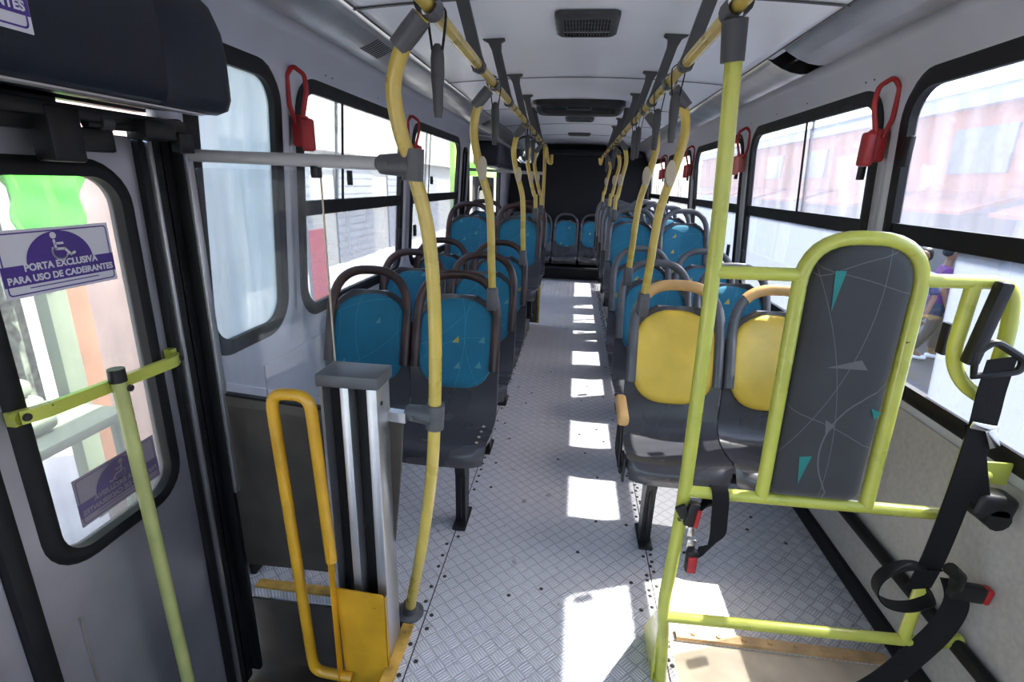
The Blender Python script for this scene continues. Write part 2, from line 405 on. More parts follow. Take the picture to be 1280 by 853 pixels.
# ceiling (domed) with panel seams
mb = MB(); xs = [(-.87+1.74*i/24) for i in range(25)]
mb.quad_grid([[(x, y, ceil_z(x)) for x in xs] for y in (YF, YB)])
ce = struct(mb.build('ceiling', 'ceiling', sharp=60)); md = ce.modifiers.new('t', 'SOLIDIFY'); md.thickness = .02; md.offset = 0
ce.location.z = .012
mb = MB()
for y, w in ((-1.0, .012), (.6, .012), (2.04, .016), (3.46, .008), (4.72, .007), (5.95, .007), (7.2, .007)):
    mb.quad_grid([[(x, y+dy, ceil_z(x)+dz) for x in xs] for dy, dz in ((-w/2, -.001), (-w/2, -.004), (w/2, -.004), (w/2, -.001))])
mb.build('seam', 'bracket', ce, loc=(0, 0, -.012))
mb = MB(); rp = [(1.122, 1.93), (1.245, 1.96), (1.245, 2.06), (1.20, 2.17), (1.05, 2.22), (.5, 2.25), (0, 2.26)]; rp = rp+[(-x, z) for x, z in reversed(rp[:-1])]
mb.quad_grid([[(x, y, z) for x, z in rp] for y in (YF-.06, YB+.06)]); rf = struct(mb.build('roof', 'alu_y', sharp=60)); md = rf.modifiers.new('t', 'SOLIDIFY'); md.thickness = .01
# side ducts
def duct_prof(side):
    return [(side*x, z) for x, z in ((.84, 2.088), (.875, 2.066), (.915, 2.045), (.955, 2.030), (1.0, 2.022), (1.035, 2.024), (1.055, 2.035))]
for side, nm in ((-1, 'trim_1'), (1, 'trim_2')):
    mb = MB(); pr = duct_prof(side)
    rec = (3.10, 3.32) if side > 0 else (9, 9)
    segs = [(YF, YB)] if side < 0 else [(YF, 2.60), (2.80, YB)]
    for a, b in segs: mb.quad_grid([[(x, y, z) for x, z in pr] for y in (a, b)])
    d = struct(mb.build(nm, 'alu_y', sharp=60)); md = d.modifiers.new('t', 'SOLIDIFY'); md.thickness = .004; md.offset = 0
    mb = MB()
    for (x, z) in (pr[0], pr[-1]): mb.tube([(x, YF, z-.001), (x, YB, z-.001)], .004, 6)
    mb.build('edge_bead', 'greyp', d)
    if side < 0:
        for yy in (2.35, 5.2):
            mb = MB()
            for k in range(9):
                y = yy+k*.022; mb.quad_grid([[(x, y+dy, z-.0035) for x, z in pr[1:4]] for dy in (0, .011)])
            mb.build('duct_grille', 'blackp', d)
    else:
        mb = MB(); 
        A_ = [(.80, 2.095), (.80, 2.15), (1.10, 2.15), (1.10, 2.03), (1.055, 2.035), (1.055, 2.13), (.84, 2.13), (.84, 2.088)]
        mb.quad_grid([[(x, y, z) for x, z in A_] for y in (2.56, 2.84)], closed_v=True)
        for y in (2.596, 2.804): mb.quad_grid([[(x, y, z) for x, z in pr], [(x, y, 2.135) for x, z in pr]])
        mb.build('recess', 'blackp', d)
        mb = MB(); mb.tube([(.95, 2.60, 2.072), (.95, 2.80, 2.072)], .009, 10)
        mb.build('lamp_tube', 'chrome', d)

# ------------------------------------------------------------------ floor
EX, EY = -.50, 1.47      # edge of the lift well
mb = MB()
def slab(x0, x1, y0, y1, z0, z1): mb.box(((x0+x1)/2, (y0+y1)/2, (z0+z1)/2), (x1-x0, y1-y0, z1-z0))
slab(-1.2, 1.2, EY, YB, -.05, 0); slab(EX, .42, YF, EY, -.05, 0); slab(-1.2, EX, YF, -.75, -.05, 0); slab(.42, 1.2, 1.455, EY, -.05, 0)
fl = struct(mb.build('floor', 'tread'))
mb = MB(); slab(.42, 1.2, YF, 1.455, -.05, -.004); struct(mb.build('floor_front', 'beige'))
# seams and rivets in the tread plate
mb = MB()
for x in (-.445, .392): slab(x-.002, x+.002, EY if x < 0 else .4, 8.2, 0, .0008)
slab(EX, -.445, 1.445, 1.449, 0, .0008); slab(-.447, -.443, -.6, 1.47, 0, .0008)
mb.build('seam', 'bolt', fl)
mb = MB(); random.seed(3)
def rivet(x, y): mb.lathe([(0, .004), (.005, .0036), (.008, .0005), (.008, 0)], (x, y, 0), seg=8)
y = 1.0
while y < 8:
    rivet(-.445+random.choice((-.018, .020)), y+random.uniform(-.01, .01)); y += .062
y = .9
while y < 8:
    rivet(.392+random.choice((-.016, .016)), y+random.uniform(-.01, .01)); rivet(.392+random.choice((-.016, .016, .006)), y+.03); y += .055
for k in range(46): rivet(random.uniform(-.4, 1.1), random.uniform(1.5, 4.5))
mb.build('rivet', 'bolt', fl, kind='stuff')
# lift well: risers and low floor
mb = MB(); slab(-1.25, EX, -.75, EY, -.40, -.36); slab(-1.2, EX, EY-.012, EY-.002, -.38, -.052); slab(EX-.012, EX-.002, -.75, EY-.014, -.38, -.052); slab(-1.2, EX-.014, -.752, -.74, -.38, -.052)
struct(mb.build('floor_well', 'dark_lam'))
# trims
mb = MB(); slab(EX-.012, EX+.028, -.7, 1.375, 0, .010)
for y in (1.34, 1.2, 1.05, .9): mb.lathe([(0, .004), (.006, .003), (.007, 0)], (EX+.01, y, .010), seg=8)
struct(mb.build('trim_3', 'trim_yel'))
mb = MB(); slab(-1.12, EX-.09, EY-.012, EY+.026, 0, .010); struct(mb.build('trim_4', 'trim_yel'))
mb = MB(); slab(.44, 1.13, 1.455, 1.492, 0, .014)
for k in range(8): mb.lathe([(0, .006), (.008, .005), (.009, 0)], (.50+k*.085, 1.475, .014), seg=8)
struct(mb.build('trim_5', 'tan'))
mb = MB(); mb.box((1.168, 3.6, .035), (.024, 9.0, .07), bev=.006); struct(mb.build('baseboard_right', 'rubber'))
mb = MB(); mb.box((-1.168, 3.52, .035), (.024, 4.0, .07), bev=.006); struct(mb.build('baseboard_left', 'rubber'))
# rear step under the bench
mb = MB(); mb.box((0, 8.72, .10), (2.3, .5, .20), bev=.01); mb.box((0, 8.60, .215), (2.3, .74, .03), bev=.01)
struct(mb.build('trim_6', 'backwall'))
# wheel arch plinths carrying the raised rows
for sx, y0, y1, nm in ((-1, 4.02, 5.40, 'trim_7'), (1, 4.02, 7.60, 'trim_8')):
    mb = MB(); mb.box((sx*.80, (y0+y1)/2, .116), (.75, y1-y0, .225), bev=.015)
    struct(mb.build(nm, 'greyp'))

# ------------------------------------------------------------------ windows
def window(idx, side, w, bar_z=None, mull=(), low='glass_low', up='glass', latches=(), split=None):
    root = sempty('window_%d' % idx)
    def P(y, z, off=0): return Vector((side*(wx(z)+off), y, z))
    # rubber frame
    mb = MB(); R = []
    for e, off in ((-.006, .012), (-.010, -.020), (.012, -.026), (.040, -.020), (.062, -.006), (.062, .012)):
        pts, _ = rrect(w.y0-e, w.y1+e, w.z0-e, w.z1+e, max(.02, w.r+e), 8)
        R.append([P(y, z, off) for y, z in pts])
    mb.quad_grid(R, closed_v=True); mb.build('window_frame', 'rubber', root, sharp=60)
    mb = MB()
    if bar_z:
        def bar(y0, y1, z0, z1, d=.016):
            ys = (y0, y1); q = []
            for z in (z0, z1): q.append(z)
            mb.quad_grid([[P(y, q[0], -d), P(y, q[0], d), P(y, q[1], d), P(y, q[1], -d)] for y in ys], closed_v=True)
        bar(w.y0-.002, w.y1+.002, bar_z-.032, bar_z+.030)
        for ym in mull: bar(ym-.014, ym+.014, bar_z+.03, w.z1+.002)
        mb.build('window_bar', 'rubber', root, sharp=30)
    def pane(y0, y1, z0, z1, mat, off=0.004):
        mb = MB(); mb.quad_grid([[P(y, z, off), P(y, z, off+.004)] for y, z in ((y0, z0), (y1, z0), (y1, z1), (y0, z1))], closed_u=True)
        mb.face([P(y, z, off) for y, z in ((y0, z0), (y1, z0), (y1, z1), (y0, z1))]); mb.face([P(y, z, off+.004) for y, z in ((y0, z0), (y1, z0), (y1, z1), (y0, z1))], True)
        mb.build('pane', mat, root)
    e = .004
    if bar_z:
        if split:
            pane(split, w.y1+e, w.z0-e, bar_z-.03, 'clear'); pane(w.y0-e, split, w.z0-e, bar_z-.03, low, -.006)
        else: pane(w.y0-e, w.y1+e, w.z0-e, bar_z-.03, low)
        ys = [w.y0-e]+sorted(mull)+[w.y1+e]
        for k in range(len(ys)-1): pane(ys[k], ys[k+1], bar_z+.03, w.z1+e, up[k % len(up)] if isinstance(up, (list, tuple)) else up, .002+.006*(k % 2))
    else: pane(w.y0-e, w.y1+e, w.z0-e, w.z1+e, up)
    for y, z, h in latches:
        mb = MB(); c = P(y, z, -.030); mb.box(c, (.018, .035, h), bev=.004); mb.build('latch', 'blackp', root)
    return root
window(1, 1, WR[1], 1.37, (-.4,), low='glass_low', up='glass_r')
window(2, 1, WR[2], 1.37, (.98,), low='glass_low', up='glass_r', latches=((1.66, 1.08, .10), (2.02, 1.64, .10)), split=1.72)
window(3, 1, WR[3], 1.37, (2.92,), low='glass_low', up='glass_r', latches=((2.30, 1.60, .10), (3.70, 1.06, .09), (2.33, 1.06, .09)))
window(4, 1, WR[4], 1.37, (4.60,), low='glass_low', up='glass_r', latches=((4.0, 1.62, .10), (4.05, 1.06, .09), (5.38, 1.62, .09)))
window(5, 1, WR[5], 1.37, (6.25,), low='glass_low', up='glass_r', latches=((5.7, 1.62, .10), (6.95, 1.62, .09)))
window(6, 1, WR[6], 1.37, (7.95,), low='glass_low', up='glass_r', latches=((7.3, 1.62, .10),))
window(7, -1, WL[2], None, (), up='glass_milk')
window(8, -1, WL[3], 1.37, (2.50,), low='glass_low', up='glass', latches=((2.55, 1.50, .07), (3.33, 1.15, .08), (3.30, 1.53, .05)))
window(9, -1, WL[4], 1.37, (4.02,), low='glass_low', up='glass', latches=((3.66, 1.15, .08), (4.95, 1.55, .09), (4.05, 1.5, .06)))
window(10, 1, WR[0], 1.37, (-2.3,), low='glass', up='glass')
window(11, -1, WL[0], 1.37, (-2.7,), low='glass', up='glass')
window(12, -1, WL[1], 1.37, (-1.4,), low='glass', up='glass')
# grey pillar strips between windows
mb = MB()
for y in (2.17, 3.85, 5.54, 7.13): mb.quad_grid([[wallpt(1, y+dy, z, -.017) for z in (.9, 1.3, 1.8)] for dy in (-.008, .008)])
mb.build('pillar_strip', 'alu', wr)
mb = MB()
for y in (2.03, 3.50): mb.quad_grid([[wallpt(-1, y+dy, z, -.017) for z in (.95, 1.3, 1.8)] for dy in (-.008, .008)])
mb.build('pillar_strip', 'alu', wl)
# long narrow slot-shaped seal beside the rear door
mb = MB(); pts, _ = rrect(5.18, 5.34, .60, 1.82, .075); pt2, _ = rrect(5.215, 5.305, .635, 1.785, .04)
mb.quad_grid([[wallpt(-1, y, z, -.006) for y, z in pts], [wallpt(-1, y, z, -.03) for y, z in pts], [wallpt(-1, y, z, -.03) for y, z in pt2], [wallpt(-1, y, z, -.006) for y, z in pt2]], closed_v=True)
mb.build('door_seal', 'rubber', wl)
# hairline joints and screws of the lilac wall panels
for sd, wo in ((-1, wl), (1, wr)):
    mb = MB()
    for y in (2.12 if sd > 0 else 2.35, 3.85, 5.5):
        mb.quad_grid([[wallpt(sd, y+dy, z, -.0158) for z in (1.88, 1.94, 2.0, 2.03)] for dy in (-.0015, .0015)])
    for y in (2.3, 2.36, 2.9, 3.3, 3.75, 4.6): mb.lathe([(0, .003), (.005, .002), (.006, 0)], wallpt(sd, y, 1.915, -.0155), axis=(-sd, 0, 0), seg=8)
    mb.build('panel_joint', 'bolt', wo)

# ------------------------------------------------------------------ seats
def seat_profile():
    return [(.062, .345), (.050, .375), (.052, .405), (.068, .424), (.10, .430), (.16, .422), (.24, .414), (.31, .414), (.355, .426), (.385, .455), (.405, .50), (.420, .56), (.450, .66), (.481, .76), (.509, .85), (.529, .915), (.541, .955), (.548, .985)]
def shell_mesh():
    mb = MB(); pr = seat_profile(); n = len(pr); nu = 18; G = []
    for i, (y, z) in enumerate(pr):
        if i < 3: w = .194+.006*i
        else: w = .2095
        if z > .45: w = .2095-.006*(z-.45)
        if z > .84:
            q = (z-.84)/.15; w *= max(.18, (1-min(1, q)**2.3))**.5
        row = []
        for k in range(nu+1):
            u = -1+2*k/nu; x = u*w
            edge = abs(u)**6
            if z > .47: yy, zz = y-.040*u*u*min(1, (z-.47)/.2), z
            elif i >= 3: yy, zz = y+(.035*abs(u)**5 if i < 5 else 0), z+.010*u*u+.004*edge
            else: yy, zz = y+.035*abs(u)**5, z
            row.append((x, yy, zz))
        G.append(row)
    mb.quad_grid(G)
    me = mb.mesh('seat_shell', 'shell', sharp=60)
    bm = bmesh.new(); bm.from_mesh(me)
    bmesh.ops.solidify(bm, geom=bm.faces[:], thickness=-.012); bmesh.ops.recalc_face_normals(bm, faces=bm.faces)
    bm.to_mesh(me); bm.free()
    me.polygons.foreach_set('use_smooth', [True]*len(me.polygons)); me.set_sharp_from_angle(angle=math.radians(50))
    return me
def back_y(x, z):
    pr = seat_profile()
    for (y0, z0), (y1, z1) in zip(pr[9:], pr[10:]):
        if z0 <= z <= z1: y = y0+(y1-y0)*(z-z0)/(z1-z0); break
    else: y = pr[-1][0]
    u = x/.211; return y-.040*u*u*min(1, max(0, (z-.47))/.2)
def pad_mesh(mat, w=.188, z0=.560, z1=.968, puff=.026):
    mb = MB(); zc = (z0+z1)/2; hh = (z1-z0)/2; rings = []
    na = 44
    for r in (0.0, .25, .5, .7, .84, .93, .98, 1.0, 1.0):
        row = []
        for k in range(na):
            a = 2*PI*k/na; c, s = math.cos(a), math.sin(a)
            e = 2.75 if s > 0 else 2.9
            rad = (abs(c)**e+abs(s)**e)**(-1/e)
            x = w*rad*c*r*(1.0-.06*max(0, -s)*r); z = zc+hh*rad*s*r
            row.append([x, z])
        rings.append(row)
    H = [1, 1, .98, .93, .82, .62, .38, .12, -.3]
    mb.quad_grid([[(x, back_y(x, z)-.003-puff*h, z) for x, z in row] for row, h in zip(rings, H)], closed_v=True)
    return mb.mesh('back_pad', mat, sharp=60)
def grip_mesh(mat, z1=1.085, wide=.183):
    mb = MB()
    zs = .86; hh = z1-zs; path = [(-.188, .402, .66), (-.188, .430, .76)]
    for k in range(25):
        a_ = PI-PI*k/24; c, s_ = math.cos(a_), math.sin(a_); e = 2.7
        rad = (abs(c)**e+abs(s_)**e)**(-1/e); z = zs+hh*rad*s_
        path.append((.188*rad*c, .462+.066*min(1, (z-zs)/hh)**.85, z))
    path += [(.188, .430, .76), (.188, .402, .66)]
    mb.tube(path, .0200, 12, flat=(.85, 1.10), up=(0, 1, .2))
    return mb.mesh('grab_handle', mat)
def grip_cap_mesh():
    mb = MB(); path = []
    for k in range(15):
        a_ = PI*.74-PI*.48*k/14; c, s_ = math.cos(a_), math.sin(a_); rad = (abs(c)**2.7+abs(s_)**2.7)**(-1/2.7); z = .86+.225*rad*s_
        path.append((.188*rad*c, .462+.066*min(1, (z-.86)/.225)**.85, z))
    mb.tube(path, .0225, 12, flat=(.9, 1.12), up=(0, 1, .2)); return mb.mesh('handle_cover', 'grip_yellow')
def bolts_mesh():
    mb = MB(); mb.lathe([(0, .004), (.006, .003), (.0075, 0)], (0, 0, 0), seg=8); return mb.mesh('seat_stud', 'cream')
SH = shell_mesh(); PT = pad_mesh('teal'); PY = pad_mesh('yellow', puff=.03); GB = grip_mesh('grip_brown'); GG = grip_mesh('shell_grey'); GD = grip_mesh('shell')
GC = grip_cap_mesh(); BO = bolts_mesh()
def frame_mesh(sgn):
    mb = MB()   # two cross rails reaching to the wall under both shells
    for y in (.13, .32): mb.box((sgn*.21, y, .372), (.80, .035, .03), bev=.004)
    return mb.mesh('seat_frame', 'blackp')
def leg_mesh(sgn, drop):
    mb = MB(); x = sgn*-.09
    zt = .355
    mb.quad_grid([[(x-sgn*.022, y0, z), (x+sgn*.022, y0, z), (x+sgn*.022, y1, z), (x-sgn*.022, y1, z)] for z, y0, y1 in ((.014, .15, .22), (zt-.1, .14, .23), (zt, .11, .33))], closed_v=True)
    mb.face([(x-.022, .11, zt), (x+.022, .11, zt), (x+.022, .33, zt), (x-.022, .33, zt)])
    mb.box((x, .19, .007), (.06, .17, .014), bev=.004)
    mb.box((x, .142, .19), (.012, .02, .30), bev=.003)
    return mb.mesh('leg', 'blackp')
FR = {s: frame_mesh(s) for s in (-1, 1)}; LG = {s: leg_mesh(s, 0) for s in (-1, 1)}
def seat(x, y, z, side, aisle, label, group, kind='blue', grip=None):
    t = thing('bus_seat', label, 'seat', (x, y, z), group)
    put('shell', SH, t); put('back_pad', PY if kind == 'yellow' else PT, t)
    put('grab_handle', grip or (GB if side < 0 else GG), t)
    if kind == 'yellow': put('handle_cover', GC, t)
    if aisle:
        put('seat_frame', FR[side], t); put('leg', LG[side], t)
    if aisle and kind == 'blue' and side < 0 and y < 2: [put('seat_stud', BO, t, (.165, .12+k*.058, .4405-.0035*k)) for k in range(4)]
    return t
AXL, WXL, AXR, WXR = .522, .948, .480, .906
Y0 = 1.80; PITCH = .685
LEFT = [(Y0, 0), (Y0+PITCH, 0), (Y0+2*PITCH, 0), (4.02, .23), (4.74, .23)]
RIGHT = [(Y0, 0), (Y0+PITCH, 0), (Y0+2*PITCH, 0), (4.02, .23), (4.74, .23), (5.46, .23), (6.18, .23), (6.90, .23)]
ordn = ['front', 'second', 'third', 'fourth', 'fifth', 'sixth', 'seventh', 'eighth']
LS, RS = {}, {}
for i, (y, z) in enumerate(LEFT):
    LS[i] = seat(-AXL+(.035 if z else 0), y, z, -1, True, 'teal seat beside the aisle in the %s row%s on the door side' % (ordn[i], ' (raised)' if z else ''), 'teal seats on the door side')
    seat(-WXL+(.035 if z else 0), y, z, -1, False, 'teal seat next to the wall in the %s row%s on the door side' % (ordn[i], ' (raised)' if z else ''), 'teal seats on the door side')
for i, (y, z) in enumerate(RIGHT):
    if i == 0:
        RS[i] = seat(AXR, y, z, 1, True, 'yellow padded seat with armrest beside the aisle', 'yellow priority seats', 'yellow')
        ar = RS[i]
        mb = MB(); mb.box((-.235, .22, .60), (.045, .19, .050), rot=Matrix.Rotation(.12, 3, 'X'), bev=.014, seg=3); mb.build('armrest', 'grip_yellow', ar)
        mb = MB(); mb.tube(fillet([(-.235, .24, .585), (-.236, .24, .40), (-.228, .10, .375)], .04), .011, 8); mb.tube([(-.236, .16, .575), (-.234, .13, .38)], .009, 8); mb.box((-.222, .09, .40), (.012, .04, .11), bev=.003)
        mb.build('armrest_bracket', 'blackp', ar)
        seat(WXR, y, z, 1, False, 'yellow padded seat next to the window behind the wheelchair backrest', 'yellow priority seats', 'yellow')
    else:
        RS[i] = seat(AXR, y, z, 1, True, 'blue seat beside the aisle in the %s row%s behind the yellow seats' % (ordn[i], ' (raised)' if z else ''), 'blue seats on the yellow seat side')
        seat(WXR, y, z, 1, False, 'blue seat next to the window in the %s row%s behind the yellow seats' % (ordn[i], ' (raised)' if z else ''), 'blue seats on the yellow seat side')
for i, x in enumerate((-1.015, -.58, -.145, .29, .725)):
    lab = ['blue seat of the rear bench in the corner on the door side', 'blue seat of the rear bench next to the door side corner seat', 'blue seat of the rear bench facing straight down the aisle', 'blue seat of the rear bench on the right of the aisle', 'blue seat of the rear bench next to the window corner'][i]
    t = thing('bus_seat', lab, 'seat', (x, 8.25, -.055), 'rear bench seats')
    put('shell', SH, t); put('back_pad', PT, t); put('grab_handle', GD, t)
    mb = MB(); mb.box((0, .2, .345), (.40, .30, .03)); mb.build('seat_frame', 'blackp', t)

# ------------------------------------------------------------------ overhead handrails with their brackets
RZ = 1.86; RXL, RXR = -.342, .302
def handrail(side, x, y0, y1, brs, label):
    t = thing('handrail', label, 'handrail', (x, y0, RZ))
    mb = MB(); mb.tube([(0, 0, 0), (0, y1-y0, 0)], .0165, 14); mb.build('tube', 'pole', t)
    for y in brs:
        mb = MB(); dx = side*-.0+(-.075 if side < 0 else .075)
        bx = dx                                          # foot on the ceiling, outward of the rail
        zt = ceil_z(x+bx)-RZ-.004+.008
        # swept flat arm
        prof = [(-.050, zt), (.050, zt), (.050, zt-.008), (.030, zt-.018), (.021, zt-.05), (.019, .03), (.022, 0), (.018, -.018), (0, -.024), (-.018, -.018), (-.022, 0), (-.019, .03), (-.021, zt-.05), (-.030, zt-.018), (-.050, zt-.008)]
        rows = []
        for d in (-.013, .013):
            rows.append([(bx*max(0, min(1, zz/zt))+d*0+q, y-y0+d, zz) for q, zz in prof])
        mb.quad_grid(rows, closed_v=True); mb.face(rows[0]); mb.face(rows[1], True)
        mb.tube([(0, y-y0-.028, 0), (0, y-y0+.028, 0)], .0215, 14)
        mb.build('bracket', 'bracket', t)
    return t
hl = handrail(-1, RXL, -.6, 5.4, [.5, 1.82, 2.58, 3.36, 4.1, 4.75], 'mustard yellow overhead handrail along the aisle on the door side')
hr = handrail(1, RXR, -.6, 6.9, [.5, 1.78, 2.52, 3.27, 4.0, 4.7, 5.4, 6.1], 'mustard yellow overhead handrail along the aisle on the side of the yellow seats')
# small yellow drop frame at the far end of the door-side rail
mb = MB(); mb.tube(fillet([(0, 5.98, 0), (0, 6.2, .0), (.01, 6.22, -.05), (.03, 6.22, -.15), (.06, 6.22, -.16), (.06, 6.22, -.07)], .05), .016, 10)
mb.build('end_tube', 'pole', hl)
mb = MB(); mb.tube(fillet([(0, 7.48, 0), (0, 7.75, 0), (-.02, 7.78, -.12), (-.04, 7.78, -.02)], .05), .016, 10); mb.build('end_tube', 'pole', hr)

def collar(mb, a, b, r): mb.tube([a, Vector(a).lerp(Vector(b), .5), b], [r, r*1.04, r], 14)
def grab_pole(pts, label, mat='pole', button=None, clamp=None, r=.0165, top=True, group='grab poles on the seats', n=7):
    base = Vector(pts[-1]); t = thing('grab_pole', label, 'pole', base, group)
    P = [Vector(p)-base for p in pts]
    if top: P[0] = P[0]+(P[1]-P[0]).normalized()*.024
    path = spline(P, n)
    mb = MB(); mb.tube(path, r, 14); mb.build('tube', mat, t)
    if top:
        mb = MB(); d = (path[3]-path[0]).normalized()
        collar(mb, path[0]+d*.004, path[0]+d*.085, r+.0055)
        mb.tube([Vector(pts[0])-base+Vector((0, -.03, 0)), Vector(pts[0])-base+Vector((0, .03, 0))], r+.0075, 14, caps=False)
        mb.build('top_joint', 'greyp', t)
    if button is not None:
        i, sx = button; p = path[i]; mb = MB()
        
        for hh in range(2): pass
        ell = [[p+Vector((sx*.012+.019*math.cos(a_)*r_, -.012-.014*h_, .048*math.sin(a_)*r_)) for a_ in [2*PI*k_/20 for k_ in range(20)]] for r_, h_ in ((.7, 0), (1, .1), (1, .6), (.9, .9), (.5, 1), (.01, 1))]
        mb.quad_grid(ell, closed_v=True); mb.build('stop_button', 'cream', t)
    if clamp:
        mb = MB(); mb.box((0, -.004, -.012), (.046, .056, .10), bev=.010, seg=3)
        for dz in (-.025, .02): mb.lathe([(0, .004), (.006, .003), (.006, 0)], (0, -.032, dz-.01), axis=(0, -1, 0), seg=8)
        mb.build('clamp', 'greyp', t)
    return t
def seat_pole(side, x_top, y_top, xs, ys, zs, label, bulge=.075):
    d = side
    pts = [(x_top, y_top, RZ), (x_top+d*bulge*.75, y_top, RZ-.075), (x_top+d*bulge, y_top+.0, RZ-.17), (x_top+d*bulge*.72, y_top*.97+ys*.03, RZ-.29), (xs+d*bulge*.22, y_top*.7+ys*.3, RZ-.45), (xs+d*.005, y_top*.4+ys*.6, zs+.14), (xs, ys, zs)]
    return grab_pole(pts, label, button=(22, -side) , clamp=True)
seat_pole(-1, RXL, 2.126, -.335, 2.15, 1.03, 'mustard pole on the front teal aisle seat, second pole on the door side')
seat_pole(-1, RXL, 3.45, -.335, 3.46, 1.03, 'mustard pole on the third teal aisle seat, door side')
seat_pole(-1, RXL, 4.40, -.335, 4.40, 1.265, 'mustard pole on the raised fourth teal aisle seat, door side')
seat_pole(-1, RXL, 5.10, -.335, 5.10, 1.265, 'mustard pole on the raised fifth teal aisle seat, door side')
seat_pole(1, RXR, 2.07, .305, 2.16, 1.04, 'mustard pole clamped to the yellow aisle seat')
seat_pole(1, RXR, 2.78, .305, 2.85, 1.04, 'mustard pole clamped to the blue aisle seat behind the yellow one')
seat_pole(1, RXR, 4.45, .315, 4.42, 1.275, 'mustard pole on the raised fourth row blue aisle seat')
seat_pole(1, RXR, 5.15, .315, 5.14, 1.275, 'mustard pole on the raised fifth row blue aisle seat')
seat_pole(1, RXR, 6.60, .315, 6.56, 1.275, 'mustard pole farthest back on the yellow seat side')

# the near door-side pole, floor mounted
P1 = [(-.342, 1.235, RZ), (-.402, 1.245, 1.79), (-.437, 1.262, 1.705), (-.430, 1.28, 1.61), (-.411, 1.305, 1.53), (-.376, 1.318, 1.36), (-.364, 1.32, 1.14), (-.370, 1.322, .85), (-.386, 1.33, .63), (-.430, 1.36, .36), (-.485, 1.405, .10), (-.505, 1.43, .0)]
p1 = grab_pole(P1, 'nearest mustard pole curving down to the floor beside the silver lift post', r=.0185, group='floor poles')
mb = MB(); b0 = Vector(P1[-1])
mb.tube([(.006, -.008, .05), (0, 0, .0)], [.026, .028], 14); mb.lathe([(.05, 0), (.05, .008), (.03, .014)], (0, 0, 0)); mb.build('floor_socket', 'greyp', p1)
for z, yy, x in ((1.535, 1.305, -.411), (.845, 1.322, -.370)):
    mb = MB(); c = Vector((x, yy, z))-b0
    mb.tube([c+Vector((.004, 0, .038)), c+Vector((0, 0, -.038))], .027, 14)
    mb.tube([c, c+Vector((-.085, .012, 0))], [.030, .024], 12)
    for dx in (-.012, -.06): mb.lathe([(0, .004), (.006, .003), (.006, 0)], c+Vector((dx, -.027, 0)), axis=(0, -1, 0), seg=8)
    mb.build('joint_clamp', 'greyp', p1)

# ------------------------------------------------------------------ hanging straps
def strap(side, x, y, label, z=RZ):
    t = thing('hanging_strap', label, 'hand strap', (x, y, z-.216), 'hand straps on the overhead rails'); t.scale = (1, 1, .9)
    mb = MB()
    loop = [(-.012, 0, .16), (-.021, 0, .24), (-.012, 0, .2595), (0, 0, .264), (.012, 0, .2595), (.021, 0, .24), (.012, 0, .16)]
    mb.strap(spline(loop, 5), .014, .0025, (0, 1, 0)); mb.build('strap', 'webbing', t)
    mb = MB(); prof = [(.006, .175), (.014, .165), (.0165, .14), (.0165, .10), (.013, .06), (.012, .02), (.009, .0)]
    mb.tube([(0, 0, h) for r, h in prof], [r for r, h in prof], 12, flat=(1, .7)); mb.build('grip', 'bracket', t)
    return t
for y, w in ((1.30, 'beside the near door-side pole joint'), (2.18, 'on the door-side rail at the second pole'), (3.55, 'on the door-side rail at the third pole'), (4.0, 'on the door-side rail, farther back than the third pole')):
    strap(-1, RXL, y, 'dark grey hand strap hanging '+w)
for y, w in ((1.90, 'on the yellow-seat side, nearest to the lime pole'), (2.30, 'on the yellow-seat side, second from the lime pole'), (2.98, 'on the yellow-seat side, third from the lime pole'), (3.17, 'on the yellow-seat side, fourth from the lime pole'), (4.9, 'on the yellow-seat side, over the raised seats'), (6.0, 'at the far end of the yellow-seat side rail')):
    strap(1, RXR, y, 'dark grey hand strap hanging '+w)
# strap cord along the rails
# ------------------------------------------------------------------ ceiling fittings
def vent(y0, y1, x0, x1, label, depth=.022):
    t = thing('ceiling_vent', label, 'vent', ((x0+x1)/2, (y0+y1)/2, ceil_z(0)-.002), 'vents along the ceiling'); w = x1-x0; h = y1-y0
    mb = MB(); pts, _ = rrect(-w/2, w/2, -h/2, h/2, .03); R = []
    for e, z in ((0, 0), (0, -depth*.6), (-.012, -depth), (-.03, -depth)):
        q, _ = rrect(-w/2-e, w/2+e, -h/2-e, h/2+e, .03); R.append([(x, y, z) for x, y in q])
    mb.quad_grid(R, closed_v=True); mb.build('housing', 'bracket', t)
    mb = MB(); q, _ = rrect(-w/2+.02, w/2-.02, -h/2+.02, h/2-.02, .02); mb.face([(x, y, -.003) for x, y in q]); mb.build('cavity', 'rubber', t)
    mb = MB(); n = max(4, int(w/.014))
    for k in range(1, n):
        x = -w/2+.02+(w-.04)*k/n; mb.box((x, 0, -depth*.75), (.004, h-.03, .006))
    for k in range(1, 6): mb.box((0, -h/2+h*k/6, -depth*.72), (w-.03, .004, .006))
    mb.build('grille', 'greyp', t)
vent(2.20, 2.50, -.128, .122, 'large dark ceiling vent grille nearest to the camera')
vent(5.38, 5.62, -.16, .12, 'narrow dark ceiling vent just behind the roof hatch')
vent(6.95, 7.2, -.16, .12, 'narrow dark ceiling vent farthest back')
t = thing('roof_hatch', 'dark framed roof hatch with tinted panel in the middle of the ceiling', 'hatch', (-.03, 4.62, ceil_z(.3)-.002))
mb = MB(); R = []
for e, z in ((.0, .02), (0, -.03), (-.025, -.045), (-.055, -.03), (-.06, .01)):
    q, _ = rrect(-.36-e, .36+e, -.31-e, .31+e, .07); R.append([(x, y, z) for x, y in q])
mb.quad_grid(R, closed_v=True); mb.build('frame', 'blackp', t)
